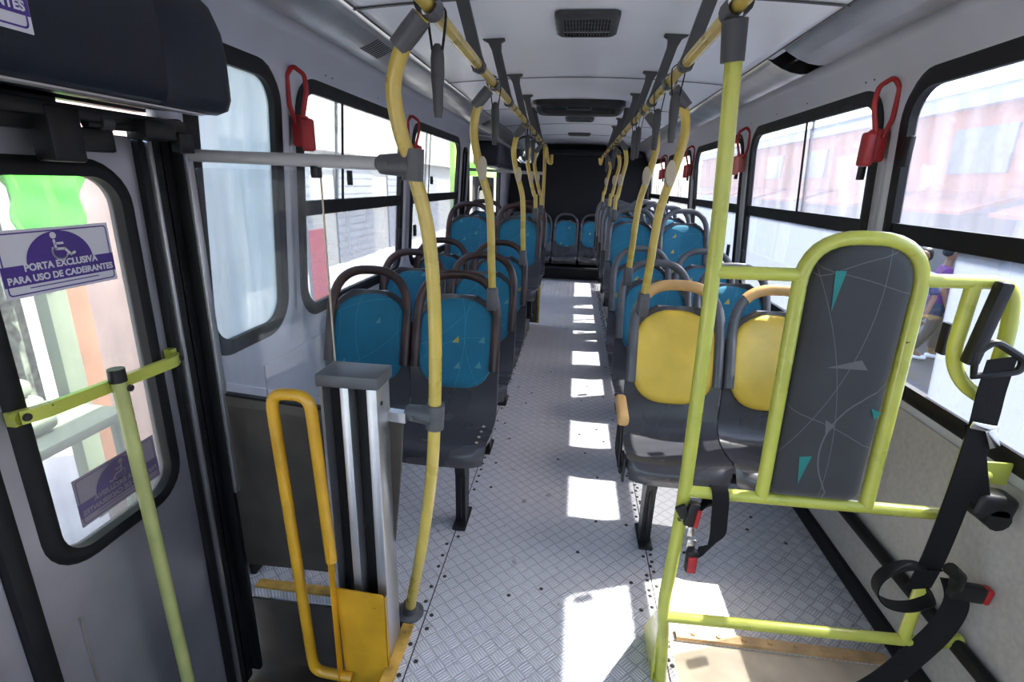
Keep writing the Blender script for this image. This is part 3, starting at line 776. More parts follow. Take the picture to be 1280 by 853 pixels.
mb = MB(); q, _ = rrect(-.31, .31, -.26, .26, .03); mb.face([(x, y, .0) for x, y in q]); mb.build('panel', 'hatchglass', t)
mb = MB(); mb.tube(fillet([(-.1, .05, -.002), (-.1, .05, -.02), (.1, .05, -.02), (.1, .05, -.002)], .01), .006, 8); mb.build('handle', 'greyp', t)
# convex mirror above the rear door
t = thing('convex_mirror', 'round convex mirror hanging above the rear door partition', 'mirror', (-.615, 6.3, 1.86))
mb = MB(); mb.lathe([(0, -.055), (.06, -.052), (.115, -.032), (.150, 0), (.155, .01)], (0, 0, 0), axis=(0, 1, 0), seg=28); mb.build('mirror_face', 'mirror', t)
mb = MB(); mb.lathe([(.152, -.004), (.162, .0), (.162, .014), (.11, .03), (0, .035)], (0, 0, 0), axis=(0, 1, 0), seg=28); mb.build('back_shell', 'blackp', t)
mb = MB(); mb.tube([(0, .03, .0), (0, .05, .15), (0, .05, .245)], .008, 8); mb.build('hanger', 'blackp', t)

# ------------------------------------------------------------------ emergency handles
def em_handle(side, y, label, mat='red', z=1.61):
    x = side*(wx(1.7)-.04); t = thing('emergency_handle', label, 'emergency handle', (x, y, z), 'red emergency window handles'); d = -side
    mb = MB(); mb.box((d*.012, .01, .060), (.060, .045, .115), bev=.012, seg=3); mb.box((d*.048, -.008, .045), (.042, .05, .12), bev=.012, seg=3); mb.build('housing', mat, t)
    mb = MB()
    mb.tube(fillet([(d*.006, -.012, .085), (d*-.012, -.016, .15), (d*-.014, -.014, .255), (d*.014, -.016, .285), (d*.058, -.018, .255), (d*.062, -.018, .20), (d*.034, -.014, .10)], .014, 4), .0088, 10)
    mb.build('pull_loop', 'red', t)
em_handle(-1, 2.035, 'red emergency handle between the frosted window and the next window on the door side')
em_handle(-1, 3.49, 'small red emergency handle farther back on the door side wall')
em_handle(1, 2.17, 'red emergency handle on the pillar nearest to the wheelchair bay')
em_handle(1, 3.83, 'faded red emergency handle on the second pillar behind the lime pole', 'redfade')
em_handle(1, 5.52, 'red emergency handle on the third window pillar')
em_handle(1, 7.12, 'red emergency handle on the farthest window pillar')

# ------------------------------------------------------------------ partition beside the wheelchair door
t = thing('door_partition', 'low dark partition with clear acrylic screen and grey top tube beside the wheelchair door', 'partition', (-.75, 1.37, 0))
o = Vector((-.75, 1.37, 0))
def q(x, y, z): return Vector((x, y, z))-o
A, B = (-1.095, 1.405), (-.50, 1.325)
mb = MB(); mb.tube([q(A[0], A[1], 1.548), q(-.505, 1.317, 1.537)], .0165, 12); mb.build('top_tube', 'tube_grey', t)
def pp(s, z, dy=0): return q(A[0]+(B[0]-A[0])*s, A[1]+(B[1]-A[1])*s+dy, z)
mb = MB(); pts, _ = rrect(0, .70, .86, 1.515, .05)
for a, b2 in (((-.003), True),): pass
mb.quad_grid([[pp(s, z, .005) for s, z in pts], [pp(s, z, .010) for s, z in pts]], closed_v=True); mb.face([pp(s, z, .005) for s, z in pts]); mb.face([pp(s, z, .010) for s, z in pts], True)
mb.build('acrylic_screen', 'acrylic', t)
mb = MB(); mb.strap([pp(.70, 1.50, .0075), pp(.70, .90, .0075)], .0055, .003, (0, 1, 0)); mb.build('screen_edge', 'cream', t)
mb = MB()
for s in (.69,): mb.box(pp(s, 1.512, -.004), (.020, .03, .030), bev=.004)
mb.build('screen_clip', 'blackp', t)
mb = MB(); poly = [(-.0, .82), (1.0, .82), (1.06, .815), (1.04, .66), (.98, .35), (.96, .245), (0, .165)]
mb.quad_grid([[pp(s, z, -.006) for s, z in poly], [pp(s, z, .006) for s, z in poly]], closed_v=True); mb.face([pp(s, z, -.006) for s, z in poly]); mb.face([pp(s, z, .006) for s, z in poly], True)
mb.build('lower_panel', 'dark_lam', t)
mb = MB(); mb.quad_grid([[pp(s, z, dy) for z, dy in ((.822, -.014), (.852, -.014), (.852, .014), (.822, .014))] for s in (.80, 1.08)], closed_v=True); mb.build('panel_rail', 'alu', t)
mb = MB(); mb.quad_grid([[pp(s, z, dy) for z, dy in ((.8215, -.009), (.830, -.009), (.830, .009), (.8215, .009))] for s in (0, .80)], closed_v=True); mb.build('panel_seal', 'rubber', t)
mb = MB(); mb.quad_grid([[pp(s, z, dy) for z, dy in ((.790, -.010), (.8215, -.010), (.8215, .010), (.790, .010))] for s in (0, .85)], closed_v=True); mb.build('panel_strip', 'strip_brown', t)

# ------------------------------------------------------------------ silver lift post
t = thing('lift_post', 'silver aluminium lift post with two black slots and grey cap', 'post', (-.588, 1.285, -.330))
bz = 1.285
mb = MB(); H0, H1 = 0.0, 1.285
xs_ = [(-.085, -.070), (-.028, -.005), (.060, .075)]
mb.box((-.078, -.0, .64), (.008, .10, 1.28)); mb.box((.066, 0, .64), (.030, .10, 1.28), bev=.003); mb.box((-.012, -.012, .64), (.026, .076, 1.28), bev=.003); mb.box((0, .046, .64), (.15, .008, 1.28))
mb.build('column', 'alu', t)
mb = MB(); mb.box((-.050, .018, .64), (.046, .044, 1.276)); mb.box((.026, .018, .64), (.046, .044, 1.276)); mb.build('slot_lining', 'rubber', t)
mb = MB(); mb.box((.0, 0, 1.30), (.178, .116, .036), bev=.004); mb.build('cap', 'greyp', t)
mb = MB(); mb.lathe([(0, .004), (.006, .003), (.007, 0)], (.0815, -.02, 1.23), axis=(1, 0, 0), seg=10); mb.build('bolt', 'bolt', t)

# amber lift hand loop with its plate
t = thing('lift_hand_loop', 'amber yellow tubular loop handle with sheet plate in front of the lift post', 'lift handle', (-.65, 1.19, -.355))
o = Vector((-.65, 1.19, -.355))
mb = MB(); path = fillet([q(-.655, 1.19, .41), q(-.672, 1.19, .85), q(-.676, 1.19, .94), q(-.786, 1.19, .94), q(-.784, 1.19, .85), q(-.752, 1.19, .03), q(-.745, 1.19, -.03), q(-.62, 1.19, -.04)], [0, 0, .062, .062, 0, 0, .05, 0], 7)
mb.tube(path, .0165, 14); mb.build('tube', 'lift', t)
mb = MB()
for sgn in (0,):
    poly = [(-.655, .30), (-.510, .292), (-.503, .28), (-.503, -.30), (-.64, -.30)]
    mb.quad_grid([[q(x, 1.205, z) for x, z in poly], [q(x, 1.200, z) for x, z in poly]], closed_v=True); mb.face([q(x, 1.205, z) for x, z in poly], True); mb.face([q(x, 1.200, z) for x, z in poly])
    mb.quad_grid([[q(-.655, y, z) for z in (-.30, .30, .44, .47)] for y in (1.166, 1.205)])
    mb.quad_grid([[q(-.503, y, z) for z in (-.30, .28)] for y in (1.20, 1.22)])
mb.lathe([(0, .003), (.005, .002), (.006, 0)], q(-.535, 1.199, .24), axis=(0, -1, 0), seg=8)
mb.build('plate', 'lift', t)
mb = MB(); mb.box(q(-.58, 1.185, -.33), (.15, .06, .05), bev=.005); mb.build('foot', 'lift', t)

# ------------------------------------------------------------------ wheelchair door (left wall)
DX = -1.15
def door_leaf(idx, y0, y1, win, zt=1.585, zb=-.33):
    root = sempty('door_%d' % idx)
    pts, cor = rrect(win[0], win[1], win[2], win[3], .085)
    out = [(y0 if c[0] < (win[0]+win[1])/2 else y1, zb if c[1] < (win[2]+win[3])/2 else zt) for c in cor]
    mb = MB()
    for x in (DX, DX-.035):
        mb.quad_grid([[(x, y, z) for y, z in pts], [(x, y, z) for y, z in out]], closed_v=True)
    mb.quad_grid([[(x, y, z) for y, z in out] for x in (DX, DX-.035)], closed_v=True); mb.quad_grid([[(x, y, z) for y, z in pts] for x in (DX, DX-.035)], closed_v=True)
    mb.build('door_sheet', 'door_metal', root)
    mb = MB(); R = []
    for e, dx in ((-.012, -.03), (-.012, .010), (.004, .016), (.022, .010), (.030, -.002)):
        pq, _ = rrect(win[0]-e, win[1]+e, win[2]-e, win[3]+e, .085+e); R.append([(DX+dx, y, z) for y, z in pq])
    mb.quad_grid(R, closed_v=True); mb.build('window_seal', 'rubber', root, sharp=60)
    mb = MB(); mb.box((DX-.018, (win[0]+win[1])/2, (win[2]+win[3])/2), (.005, win[1]-win[0]+.004, win[3]-win[2]+.004)); mb.build('pane', 'doorglass', root)
    mb = MB()
    for z0 in (.10, -.02): pass
    mb.box((DX+.002, (y0+y1)/2-.17, -.0), (.003, .006, .9)); mb.build('pressed_line', 'alu', root)
    return root
d1 = door_leaf(1, .795, 1.282, (.862, 1.222, .60, 1.498))
d2 = door_leaf(2, .20, .745, (.285, .66, .60, 1.498))
mb = MB(); mb.box((DX-.005, .770, .63), (.05, .046, 1.90), bev=.012); mb.build('centre_seal', 'rubber', d1)
mb = MB(); mb.box((DX-.004, 1.296, .63), (.045, .026, 1.9), bev=.008); mb.build('edge_seal', 'rubber', d1)
# post between the door and the partition
mb = MB(); mb.box((-1.14, 1.318, .63), (.03, .014, 1.92), bev=.003); mb.box((-1.125, 1.344, .63), (.01, .012, 1.92), bev=.003)
st = struct(mb.build('trim_9', 'alu'))
mb = MB(); mb.box((-1.145, 1.352, .63), (.05, .06, 1.94), bev=.008); mb.box((-1.115, 1.395, .66), (.045, .022, 1.96), bev=.006); mb.build('post_rubber', 'rubber', st)
mb = MB(); mb.box((-1.083, 1.393, 1.02), (.014, .024, 1.10), bev=.003); mb.build('channel', 'alu', st)
# wall strip above the doors
mb = MB(); mb.box((-1.165, .3, 1.78), (.03, 2.1, .26)); mb.box((-1.165, .175, 1.625), (.03, 1.85, .076)); mb.box((-1.16, .3, 1.885), (.04, 2.12, .05)); struct(mb.build('trim_10', 'blackp'))
# door bar and post on the leaf
t = thing('door_bar', 'lime yellow bar with vertical post across the wheelchair door window', 'door bar', (-1.075, 1.03, -.36))
o = Vector((-1.075, 1.03, -.36))
mb = MB(); mb.strap(fillet([q(-1.118, .838, 1.005), q(-1.10, .875, 1.005), q(-1.095, 1.24, .992), q(-1.118, 1.275, .99)], .02), .030, .014, (0, 0, 1))
mb.lathe([(.015, -.007), (.015, .007)], q(-1.118, .838, 1.005), axis=(1, 0, 0)); mb.build('bar', 'lime', t)
for x, y, z in ((-1.106, .842, 1.005), (-1.106, 1.272, .99), (-1.058, 1.045, .992)):
    mb = MB(); mb.lathe([(0, .006), (.008, .005), (.009, 0)], q(x, y, z), axis=(1, 0, 0), seg=10); mb.build('bolt', 'bolt', t)
mb = MB(); mb.tube([q(-1.075, 1.035, 1.015), q(-1.075, 1.06, -.30), q(-1.075, 1.06, -.352)], .0165, 14); mb.build('post', 'lime_pale', t)
mb = MB(); mb.tube([q(-1.075, 1.034, 1.012), q(-1.075, 1.034, 1.045)], [.0195, .0185], 14); mb.build('cap', 'blackp', t)
for y in (.842, 1.272):
    mb = MB(); mb.box(q(-1.135, y, 1.0), (.022, .022, .03)); mb.build('bar_mount', 'lime', t)

# padded mechanism cover over the door
t = thing('door_mechanism_cover', 'large dark navy padded cover above the wheelchair door', 'cover', (-1.0, .3, 1.64))
o = Vector((-1.0, .3, 1.64)); mb = MB()
prof = [(-1.10, 1.652), (-.93, 1.640), (-.905, 1.648), (-.893, 1.675), (-.893, 1.78), (-.900, 1.835), (-.925, 1.895), (-.97, 1.935), (-1.01, 1.955), (-1.05, 1.955)]
cx, cz = -1.03, 1.80; rows = []
for y, s in ((-.58, 1), (1.118, 1), (1.124, .985), (1.130, .985), (1.136, 1), (1.29, 1), (1.325, .985), (1.345, .95), (1.352, .88)):
    rows.append([q(cx+(x-cx)*s, y, cz+(z-cz)*s) for x, z in prof])
mb.quad_grid(rows, closed_v=True); mb.face(rows[0]); mb.face(rows[-1], True); mb.build('shell', 'navy', t, sharp=50)
mb = MB(); mb.strap([q(-.94, -.57, 1.6395), q(-.94, 1.27, 1.6385)], .03, .004, (1, 0, 0)); mb.build('lower_edge', 'alu', t)
# mechanism below the cover
t = thing('door_mechanism', 'black door opening linkage under the padded cover', 'mechanism', (-1.11, 1.05, 1.6))
o = Vector((-1.11, 1.05, 1.60))
mb = MB(); mb.box(q(-1.10, .745, 1.618), (.05, 1.30, .030), bev=.004); mb.box(q(-1.12, .50, 1.606), (.03, 1.14, .058), bev=.004); mb.box(q(-1.12, 1.30, 1.606), (.03, .09, .058), bev=.004); mb.build('rail', 'blackp', t)
mb = MB(); mb.box(q(-1.095, 1.035, 1.57), (.05, .075, .11), bev=.006); mb.box(q(-1.10, 1.12, 1.565), (.04, .085, .05), bev=.006); mb.build('carriage', 'blackp', t)
mb = MB(); mb.box(q(-1.07, 1.27, 1.60), (.05, .10, .045), bev=.006); mb.tube([q(-1.09, 1.10, 1.60), q(-1.08, 1.25, 1.605)], .012, 8); mb.box(q(-1.055, 1.345, 1.575), (.03, .05, .05), bev=.004); mb.build('arm', 'blackp', t)
mb = MB(); mb.tube([q(-1.09, 1.13, 1.605), q(-1.09, 1.16, 1.605)], .02, 10); mb.build('roller', 'bracket', t)

# ------------------------------------------------------------------ stickers
def text(body, size, loc, parent, mat, mirror=False, name='lettering', off=.006, xs=1.0):
    c = bpy.data.curves.new(name, 'FONT'); c.body = body; c.size = size; c.align_x = 'CENTER'; c.align_y = 'CENTER'; c.extrude = .0003; c.offset = off*size; c.space_character = 1.02
    tmp = bpy.data.objects.new(name, c); COL.objects.link(tmp)
    dg = bpy.context.evaluated_depsgraph_get(); me = bpy.data.meshes.new_from_object(tmp.evaluated_get(dg)); bpy.data.objects.remove(tmp); bpy.data.curves.remove(c)
    me.materials.clear(); me.materials.append(M[mat]); me.name = name
    ob = bpy.data.objects.new(name, me); COL.objects.link(ob); ob.parent = parent
    ob.location = loc; ob.rotation_euler = (PI/2, 0, PI/2); ob.scale = (-xs if mirror else xs, 1, 1)
    return ob
def sticker(loc, label, white='white', purp='purple', mirror=False, s=1.0, tilt=0):
    """drawn in y-z, facing +x; 0.275 wide x 0.145 high"""
    t = thing('accessibility_sign', label, 'sticker', loc, 'purple and white accessibility stickers'); t.rotation_euler = (0, tilt, 0); t.scale = (s, s, s)
    W, Hh = .1375, .0725
    mb = MB(); mb.box((0, 0, 0), (.0012, 2*W, 2*Hh)); mb.build('backing', white, t)
    mb = MB(); x = .0012
    a, _ = rrect(-W+.006, W-.006, -Hh+.006, Hh-.006, .008); b, _ = rrect(-W+.009, W-.009, -Hh+.009, Hh-.009, .006)
    mb.quad_grid([[(x, *p) for p in a], [(x, *p) for p in b]], closed_v=True)
    mb.face([(x+.0002, -W+.001, -.047), (x+.0002, W-.001, -.047), (x+.0002, W-.001, -.003), (x+.0002, -W+.001, -.003)])
    arc = [(x+.0003, .080*math.cos(k*PI/24), -.004+.068*math.sin(k*PI/24)) for k in range(25)]; mb.face(arc)
    mb.build('purple_field', purp, t)
    text('PORTA EXCLUSIVA', .0215, (x+.0012, 0, -.0105), t, white, mirror, off=.034, xs=.95)
    text('PARA USO DE CADEIRANTES', .0205, (x+.0012, 0, -.0345), t, white, mirror, off=.034, xs=.95)
    m = -1 if mirror else 1; mb = MB(); X = x+.0014
    mb.lathe([(0, .0004), (.0075, .0004), (.0075, 0)], (X, -.010*m, .054), axis=(1, 0, 0), seg=14)
    mb.strap([(X, -.010*m, .045), (X, -.008*m, .024), (X, .012*m, .022), (X, .024*m, .006), (X, .034*m, .010)], .0001, .006, (1, 0, 0)) if False else None
    def line(pts, w):
        for (y0, z0), (y1, z1) in zip(pts, pts[1:]):
            d = Vector((0, y1-y0, z1-z0)).normalized(); n = Vector((1, 0, 0)).cross(d)*w/2; a = Vector((X, y0, z0))-d*w*.3; b = Vector((X, y1, z1))+d*w*.3
            mb.face([a-n, b-n, b+n, a+n])
    line([(-.010*m, .043), (-.008*m, .023), (.012*m, .022), (.024*m, .007), (.035*m, .011)], .006)
    line([(-.009*m, .035), (.010*m, .035)], .005)
    arc = [(m*(.0+.0185*math.cos(a)), .017+.0185*math.sin(a)) for a in [math.radians(d) for d in range(150, 345, 13)]]
    line(arc, .0045)
    mb.build('wheelchair_symbol', white, t)
    line2 = MB(); line2.box((x+.0006, .0, -.054), (.0006, .17, .0022)); line2.build('small_print', 'greyprint2' if mirror else 'purple', t)
    return t
sticker((DX-.0135, 1.043, 1.305), 'purple and white wheelchair door sticker high on the door glass', s=.98)
sticker((DX-.0135, 1.065, .716), 'greyed sticker seen from its back low on the door glass', 'greyprint', 'greyprint2', True, s=.90)
sticker((-.8915, .705, 1.778), 'purple and white wheelchair sticker on the padded door cover', s=.98)

# ------------------------------------------------------------------ lime pole and wheelchair backrest frame
t = thing('wheelchair_barrier', 'lime yellow tube frame with tall charcoal padded backrest for a wheelchair bay', 'wheelchair backrest', (.36, 1.30, 0))
o = Vector((.36, 1.30, 0))
FY = 1.30; R_ = .0165
mb = MB(); mb.tube(spline([q(.305, 1.265, RZ-.026), q(.316, 1.275, 1.75), q(.342, 1.30, 1.35), q(.352, 1.30, .72), q(.346, 1.30, .45), q(.340, 1.30, .29), q(.352, 1.298, .15), q(.362, 1.296, .0)], 6), .0185, 14); mb.build('upright', 'lime', t)
mb = MB(); mb.tube([q(.304, 1.264, RZ-.022), q(.312, 1.272, RZ-.10)], [.027, .025], 14); mb.tube([q(.302, 1.225, RZ), q(.302, 1.30, RZ)], .026, 14, caps=False); mb.build('top_joint', 'bracket', t)
mb = MB(); mb.box(q(.345, 1.36, .004), (.012, .26, .008)); 
mb.quad_grid([[q(.330+dx, y, z) for y, z in ((1.29, .0), (1.46, .0), (1.47, .03), (1.32, .26), (1.29, .26))] for dx in (0, .006)], closed_v=True)
mb.face([q(.330, y, z) for y, z in ((1.29, .0), (1.46, .0), (1.47, .03), (1.32, .26), (1.29, .26))]); mb.face([q(.336, y, z) for y, z in ((1.29, .0), (1.46, .0), (1.47, .03), (1.32, .26), (1.29, .26))], True)
mb.build('foot_plate', 'lime', t)
for a_, b_ in ((q(.352, FY, .688), q(1.03, FY, .690)), (q(.342, FY, 1.305), q(.548, FY, 1.308)), (q(.35, FY, .245), q(1.022, FY, .262))):
    mb = MB(); mb.tube([a_, b_], R_, 12); mb.build('cross_bar', 'lime', t)
mb = MB(); mb.tube(fillet([q(.557, FY, .69), q(.545, FY, 1.40), q(.815, FY, 1.40), q(.827, FY, .69)], [0, .12, .12, 0], 8), R_+.001, 12); mb.build('backrest_loop', 'lime', t)
mb = MB()
mb.tube(fillet([q(.815, FY, 1.308), q(1.012, FY, 1.312), q(1.035, FY, 1.20), q(1.030, FY, .69), q(1.022, FY, .262), q(1.10, FY-.01, .27), q(1.17, FY-.0, .29)], [0, .05, .05, .1, .02, .05, 0], 6), R_, 12)
mb.tube(fillet([q(.930, FY, 1.308), q(.928, FY, 1.13), q(.965, FY, 1.06), q(1.033, FY, 1.02)], [0, .05, .04, 0], 6), R_, 12)
mb.build('side_rail', 'lime', t)
mb = MB(); mb.box(q(1.115, 1.335, .805), (.12, .008, .065), bev=.003); 
mb.tube([q(1.03, FY, .80), q(1.12, 1.33, .80)], .013, 10); mb.build('wall_plate', 'lime', t)
# pad
mb = MB(); px0, px1, pz0, pz1 = .572, .800, .705, 1.392
rings = []
for e, y in ((.0, .020), (.0, .0), (-.010, -.013), (-.03, -.020), (-.06, -.022)):
    a, _ = rrect(px0-e, px1+e, pz0-e, pz1+e, max(.03, .095+e), 8); b_, _ = rrect(px0-e, px1+e, pz0-e, pz1+e, max(.012, .03+e*.5), 8)
    a = a[:18]+b_[18:]
    rings.append([q(x, FY+y, z) for x, z in a])
mb.quad_grid(rings, closed_v=True); mb.face(rings[-1]); mb.face(rings[0], True)
def patch(pts, mi):
    mb.cur = mi; mb.face([q(x, FY-.0228, z) for x, z in pts]); mb.cur = 0
patch([(.612, 1.325), (.637, 1.325), (.622, 1.225)], 1); patch([(.766, .985), (.792, .975), (.778, .955)], 1); patch([(.622, .835), (.652, .840), (.632, .755)], 1)
patch([(.640, 1.085), (.716, 1.110), (.735, 1.085)], 2); patch([(.665, .945), (.690, .93), (.672, .905)], 2)
mb.build('pad', ['charcoal', 'teal_print', 'grey_print'], t, sharp=50)

# the long seat belt on the right of the frame
t = thing('wheelchair_belt', 'black seat belt with guide ring and curled loose loop hanging on the lime side rail', 'seat belt', (1.0, 1.27, 0), 'wheelchair bay seat belts')
o = Vector((1.0, 1.27, 0))
mb = MB(); mb.box(q(.955, 1.264, 1.22), (.030, .032, .20), rot=Matrix.Rotation(.12, 3, 'Y'), bev=.008); mb.build('slide_bracket', 'blackp', t)
mb = MB(); mb.tube(fillet([q(.945, 1.255, 1.15), q(.975, 1.255, 1.185), q(1.045, 1.25, 1.145), q(1.045, 1.25, 1.115), q(.955, 1.255, 1.095)], .02, 4), .009, 8, closed=True); mb.build('guide_ring', 'blackp', t)
mb = MB()
mb.strap(spline([q(1.0, 1.25, 1.145), q(1.0, 1.25, 1.06), q(1.005, 1.25, .97), q(1.0, 1.245, .80), q(.990, 1.245, .60), q(.975, 1.245, .49)], 6), .062, .0035, (.9, .0, .2))
mb.strap(spline([q(.995, 1.262, .97), q(1.035, 1.262, .85), q(1.075, 1.262, .74)], 5), .045, .0035, (1, 0, .1))
lp = [q(.995, 1.245, .50)]
for k in range(15):
    a_ = math.radians(-20-k*20); lp.append(q(.935+.072*math.cos(a_), 1.225-.012*math.sin(a_)+.02*k/14, .500+.072*math.sin(a_)))
lp += [q(.975, 1.25, .556), q(1.02, 1.262, .555)]
mb.strap(spline(lp, 3), .046, .0035, (.15, .95, -.10))
e_ = (.56, -.73, -.28)
mb.ribbon([q(1.085, 1.285, .50), q(1.105, 1.275, .43), q(1.085, 1.27, .34), q(1.04, 1.27, .24), q(.985, 1.275, .13), q(.93, 1.285, .045), q(.87, 1.27, .012)], [(.9, -.3, .2), (.8, -.5, -.1), e_, e_, e_, (.6, -.7, -.2), (.3, -.9, 0)], .056, .004)
mb.build('webbing', 'webbing', t)
mb = MB(); mb.box(q(1.005, 1.243, .972), (.062, .006, .020), rot=Matrix.Rotation(.15, 3, 'Y'), bev=.003); mb.box(q(1.028, 1.240, .945), (.024, .005, .05), rot=Matrix.Rotation(-.45, 3, 'Y'), bev=.003); mb.build('tongue', 'chrome', t)
mb = MB(); mb.box(q(1.105, 1.285, .745), (.10, .07, .07), rot=Matrix.Rotation(.1, 3, 'Y'), bev=.018, seg=3); mb.tube([q(1.115, 1.25, .715), q(1.115, 1.31, .715)], .03, 12); mb.build('retractor', 'blackp', t)
mb = MB(); mb.tube([q(1.045, 1.255, .555), q(1.075, 1.26, .53), q(1.085, 1.27, .49)], .018, 10); mb.box(q(1.115, 1.27, .476), (.085, .03, .048), rot=Matrix.Rotation(.08, 3, 'Y'), bev=.007); mb.build('buckle_body', 'blackp', t)
mb = MB(); mb.box(q(1.164, 1.27, .472), (.016, .029, .046), rot=Matrix.Rotation(.08, 3, 'Y'), bev=.004); mb.build('release_button', 'red', t)
# strap with buckles on the near upright
t = thing('lap_belt', 'black belt with red buckles looped over the lime cross bar beside the upright', 'seat belt', (.42, 1.28, 0), 'wheelchair bay seat belts')
o = Vector((.42, 1.28, 0))
mb = MB(); X_ = (1, 0, 0)
mb.ribbon([q(.405, 1.285, .645), q(.43, 1.325, .64), q(.445, 1.326, .69), q(.443, 1.30, .7085), q(.443, 1.274, .69), q(.446, 1.268, .63), q(.447, 1.264, .575), q(.430, 1.262, .535), q(.398, 1.262, .515)], [(.6, 0, .8), X_, X_, X_, X_, X_, (.9, 0, .4), (.5, 0, .9), (.2, 0, 1)], .044, .004)
mb.build('webbing', 'webbing', t)
mb = MB(); mb.box(q(.370, 1.265, .640), (.030, .022, .075), rot=Matrix.Rotation(.15, 3, 'Y'), bev=.006); mb.box(q(.345, 1.264, .645), (.03, .014, .04), rot=Matrix.Rotation(-.5, 3, 'Y'), bev=.004); mb.build('buckle_body', 'blackp', t)
mb = MB(); mb.box(q(.385, 1.255, .495), (.032, .022, .070), bev=.006); mb.build('buckle_body', 'blackp', t)
mb = MB(); mb.box(q(.384, 1.2535, .632), (.012, .012, .055), rot=Matrix.Rotation(.1, 3, 'Y'), bev=.003); mb.build('release_button', 'red', t)
mb = MB(); mb.box(q(.386, 1.2425, .489), (.024, .008, .052), bev=.003); mb.build('release_button', 'red', t)
mb = MB(); mb.box(q(.374, 1.262, .585), (.018, .008, .03), bev=.002); mb.box(q(.38, 1.262, .545), (.024, .008, .028), bev=.002); mb.build('tongue', 'chrome', t)

# pipe along the lower right wall
t = thing('wall_pipe', 'black pipe running along the lower right wall behind the wheelchair frame', 'pipe', (1.155, 1.9, .27))
mb = MB(); mb.tube([(0, -2.2, .02), (0, .0, 0), (0, 1.5, -.01)], .022, 12); mb.build('tube', 'rubber', t)
for y in (-1.2, .55):
    mb = MB(); mb.box((.012, y, 0), (.024, .03, .055), bev=.004); mb.build('pipe_clip', 'blackp', t)

# ------------------------------------------------------------------ rear door and its surroundings (far left)
root = sempty('door_3')
pts, cor = rrect(6.25, 7.25, .75, 1.45, .10)
mb = MB(); out = [(6.05 if c[0] < 6.7 else 7.45, .05 if c[1] < 1 else 1.56) for c in cor]
for x in (-1.17, -1.20): mb.quad_grid([[(x, *p) for p in pts], [(x, *p) for p in out]], closed_v=True)
mb.build('door_sheet', 'alu', root)
mb = MB(); p2, _ = rrect(6.30, 7.2, .8, 1.40, .08); mb.quad_grid([[(-1.165, *p) for p in pts], [(-1.165, *p) for p in p2]], closed_v=True); mb.build('window_seal', 'rubber', root)
mb = MB(); mb.box((-1.185, 6.75, 1.1), (.004, .98, .68)); mb.build('pane', 'glass', root)
mb = MB(); mb.box((-1.175, 5.60, .9), (.05, .10, 1.8)); mb.box((-1.175, 7.9, .9), (.05, .10, 1.8)); mb.build('jamb', 'rubber', root)
t = thing('rear_door_mechanism_cover', 'black boxed mechanism cover above the rear door', 'cover', (-.945, 6.6, 1.66))
mb = MB(); mb.box((-.02, .1, .125), (.27, 2.3, .25), bev=.04, seg=3); mb.build('shell', 'navy', t)
mb = MB(); mb.tube([(-.1, -1.1, .30), (.12, -1.1, .27)], .02, 8); mb.build('pipe', 'alu', t)
t = thing('rear_partition', 'dark partition with pale top tube behind the rear door', 'partition', (-.75, 5.5, 0))
mb = MB(); mb.tube([(-.40, 0, 1.62), (.40, 0, 1.60)], .016, 10); mb.build('top_tube', 'tube_grey', t)
mb = MB(); mb.box((0.0, .0, .45), (.80, .016, .86), bev=.004); mb.build('lower_panel', 'dark_lam', t)
mb = MB(); mb.tube([(.405, 0, .02), (.405, 0, 1.62), (.405, -.1, 1.86)], .016, 10); mb.build('post', 'pole', t)

# ------------------------------------------------------------------ outside world
GZ = -.95
mb = MB(); mb.face([(-40, -30, GZ), (40, -30, GZ), (40, 60, GZ), (-40, 60, GZ)]); g = mb.build('ground_outside', simple('asphalt', (.075, .075, .085), .8, var=.2, scale=3)); g['kind'] = 'structure'
mb = MB(); mb.box((-4.2, 8, GZ+.07), (5.0, 60, .14)); g = mb.build('pavement_outside', simple('pale_paving', (.45, .43, .41), .8, var=.1, scale=2)); g['kind'] = 'structure'
M['building'] = simple('cream_render', (.25, .245, .225), .8, var=.06, scale=1)
M['shutter'] = simple('grey_shutter', (.15, .155, .175), .5, var=.08, scale=3)
t = thing('shop_building', 'pale cream street building beyond the door side windows', 'building', (-6.5, 6, GZ))
mb = MB(); mb.box((-1, 6, 3.0), (2, 34, 6)); mb.box((.1, 6, 3.2), (.5, 34, .25)); mb.build('wall', 'building', t)
for k, y in enumerate((-7, -3, 1, 5, 9, 13, 17)):
    mb = MB(); mb.box((.02, y, 1.35), (.05, 2.6, 2.6)); 
    for j in range(12): mb.box((.05, y, .15+j*.21), (.03, 2.6, .03))
    mb.build('shutter', 'shutter', t)
# street stall seen through the wheelchair door
M['cloth_green'] = simple('bright_green_cloth', (.06, .55, .03), .7, var=.12)
M['palegreen'] = simple('pale_green_paint', (.20, .25, .165), .6, var=.06)
M['peach'] = simple('peach_board', (.30, .15, .085), .6, var=.08)
M['stallcloth'] = simple('pinkish_sheet', (.24, .175, .16), .7, var=.08)
M['bluebox'] = simple('blue_goods', (.10, .20, .34), .5, var=.2)
M['goods'] = simple('mixed_goods', (.22, .26, .20), .6, var=.5, scale=25)
t = thing('market_stall', 'street stall with peach and pale boards outside the wheelchair door glass', 'stall', (-2.6, 2.0, GZ+.14))
o = Vector((-2.6, 2.0, GZ+.14))
mb = MB(); mb.box(q(-2.62, 2.25, 1.0), (.08, .11, 2.8), bev=.01); mb.build('post', 'palegreen', t)
mb = MB(); mb.box(q(-2.72, 2.42, .9), (.04, .22, 2.4), bev=.01); mb.build('board', 'peach', t)
mb = MB(); mb.box(q(-2.8, 3.2, .8), (.04, 1.5, 2.9), bev=.01); mb.build('back_sheet', 'stallcloth', t)
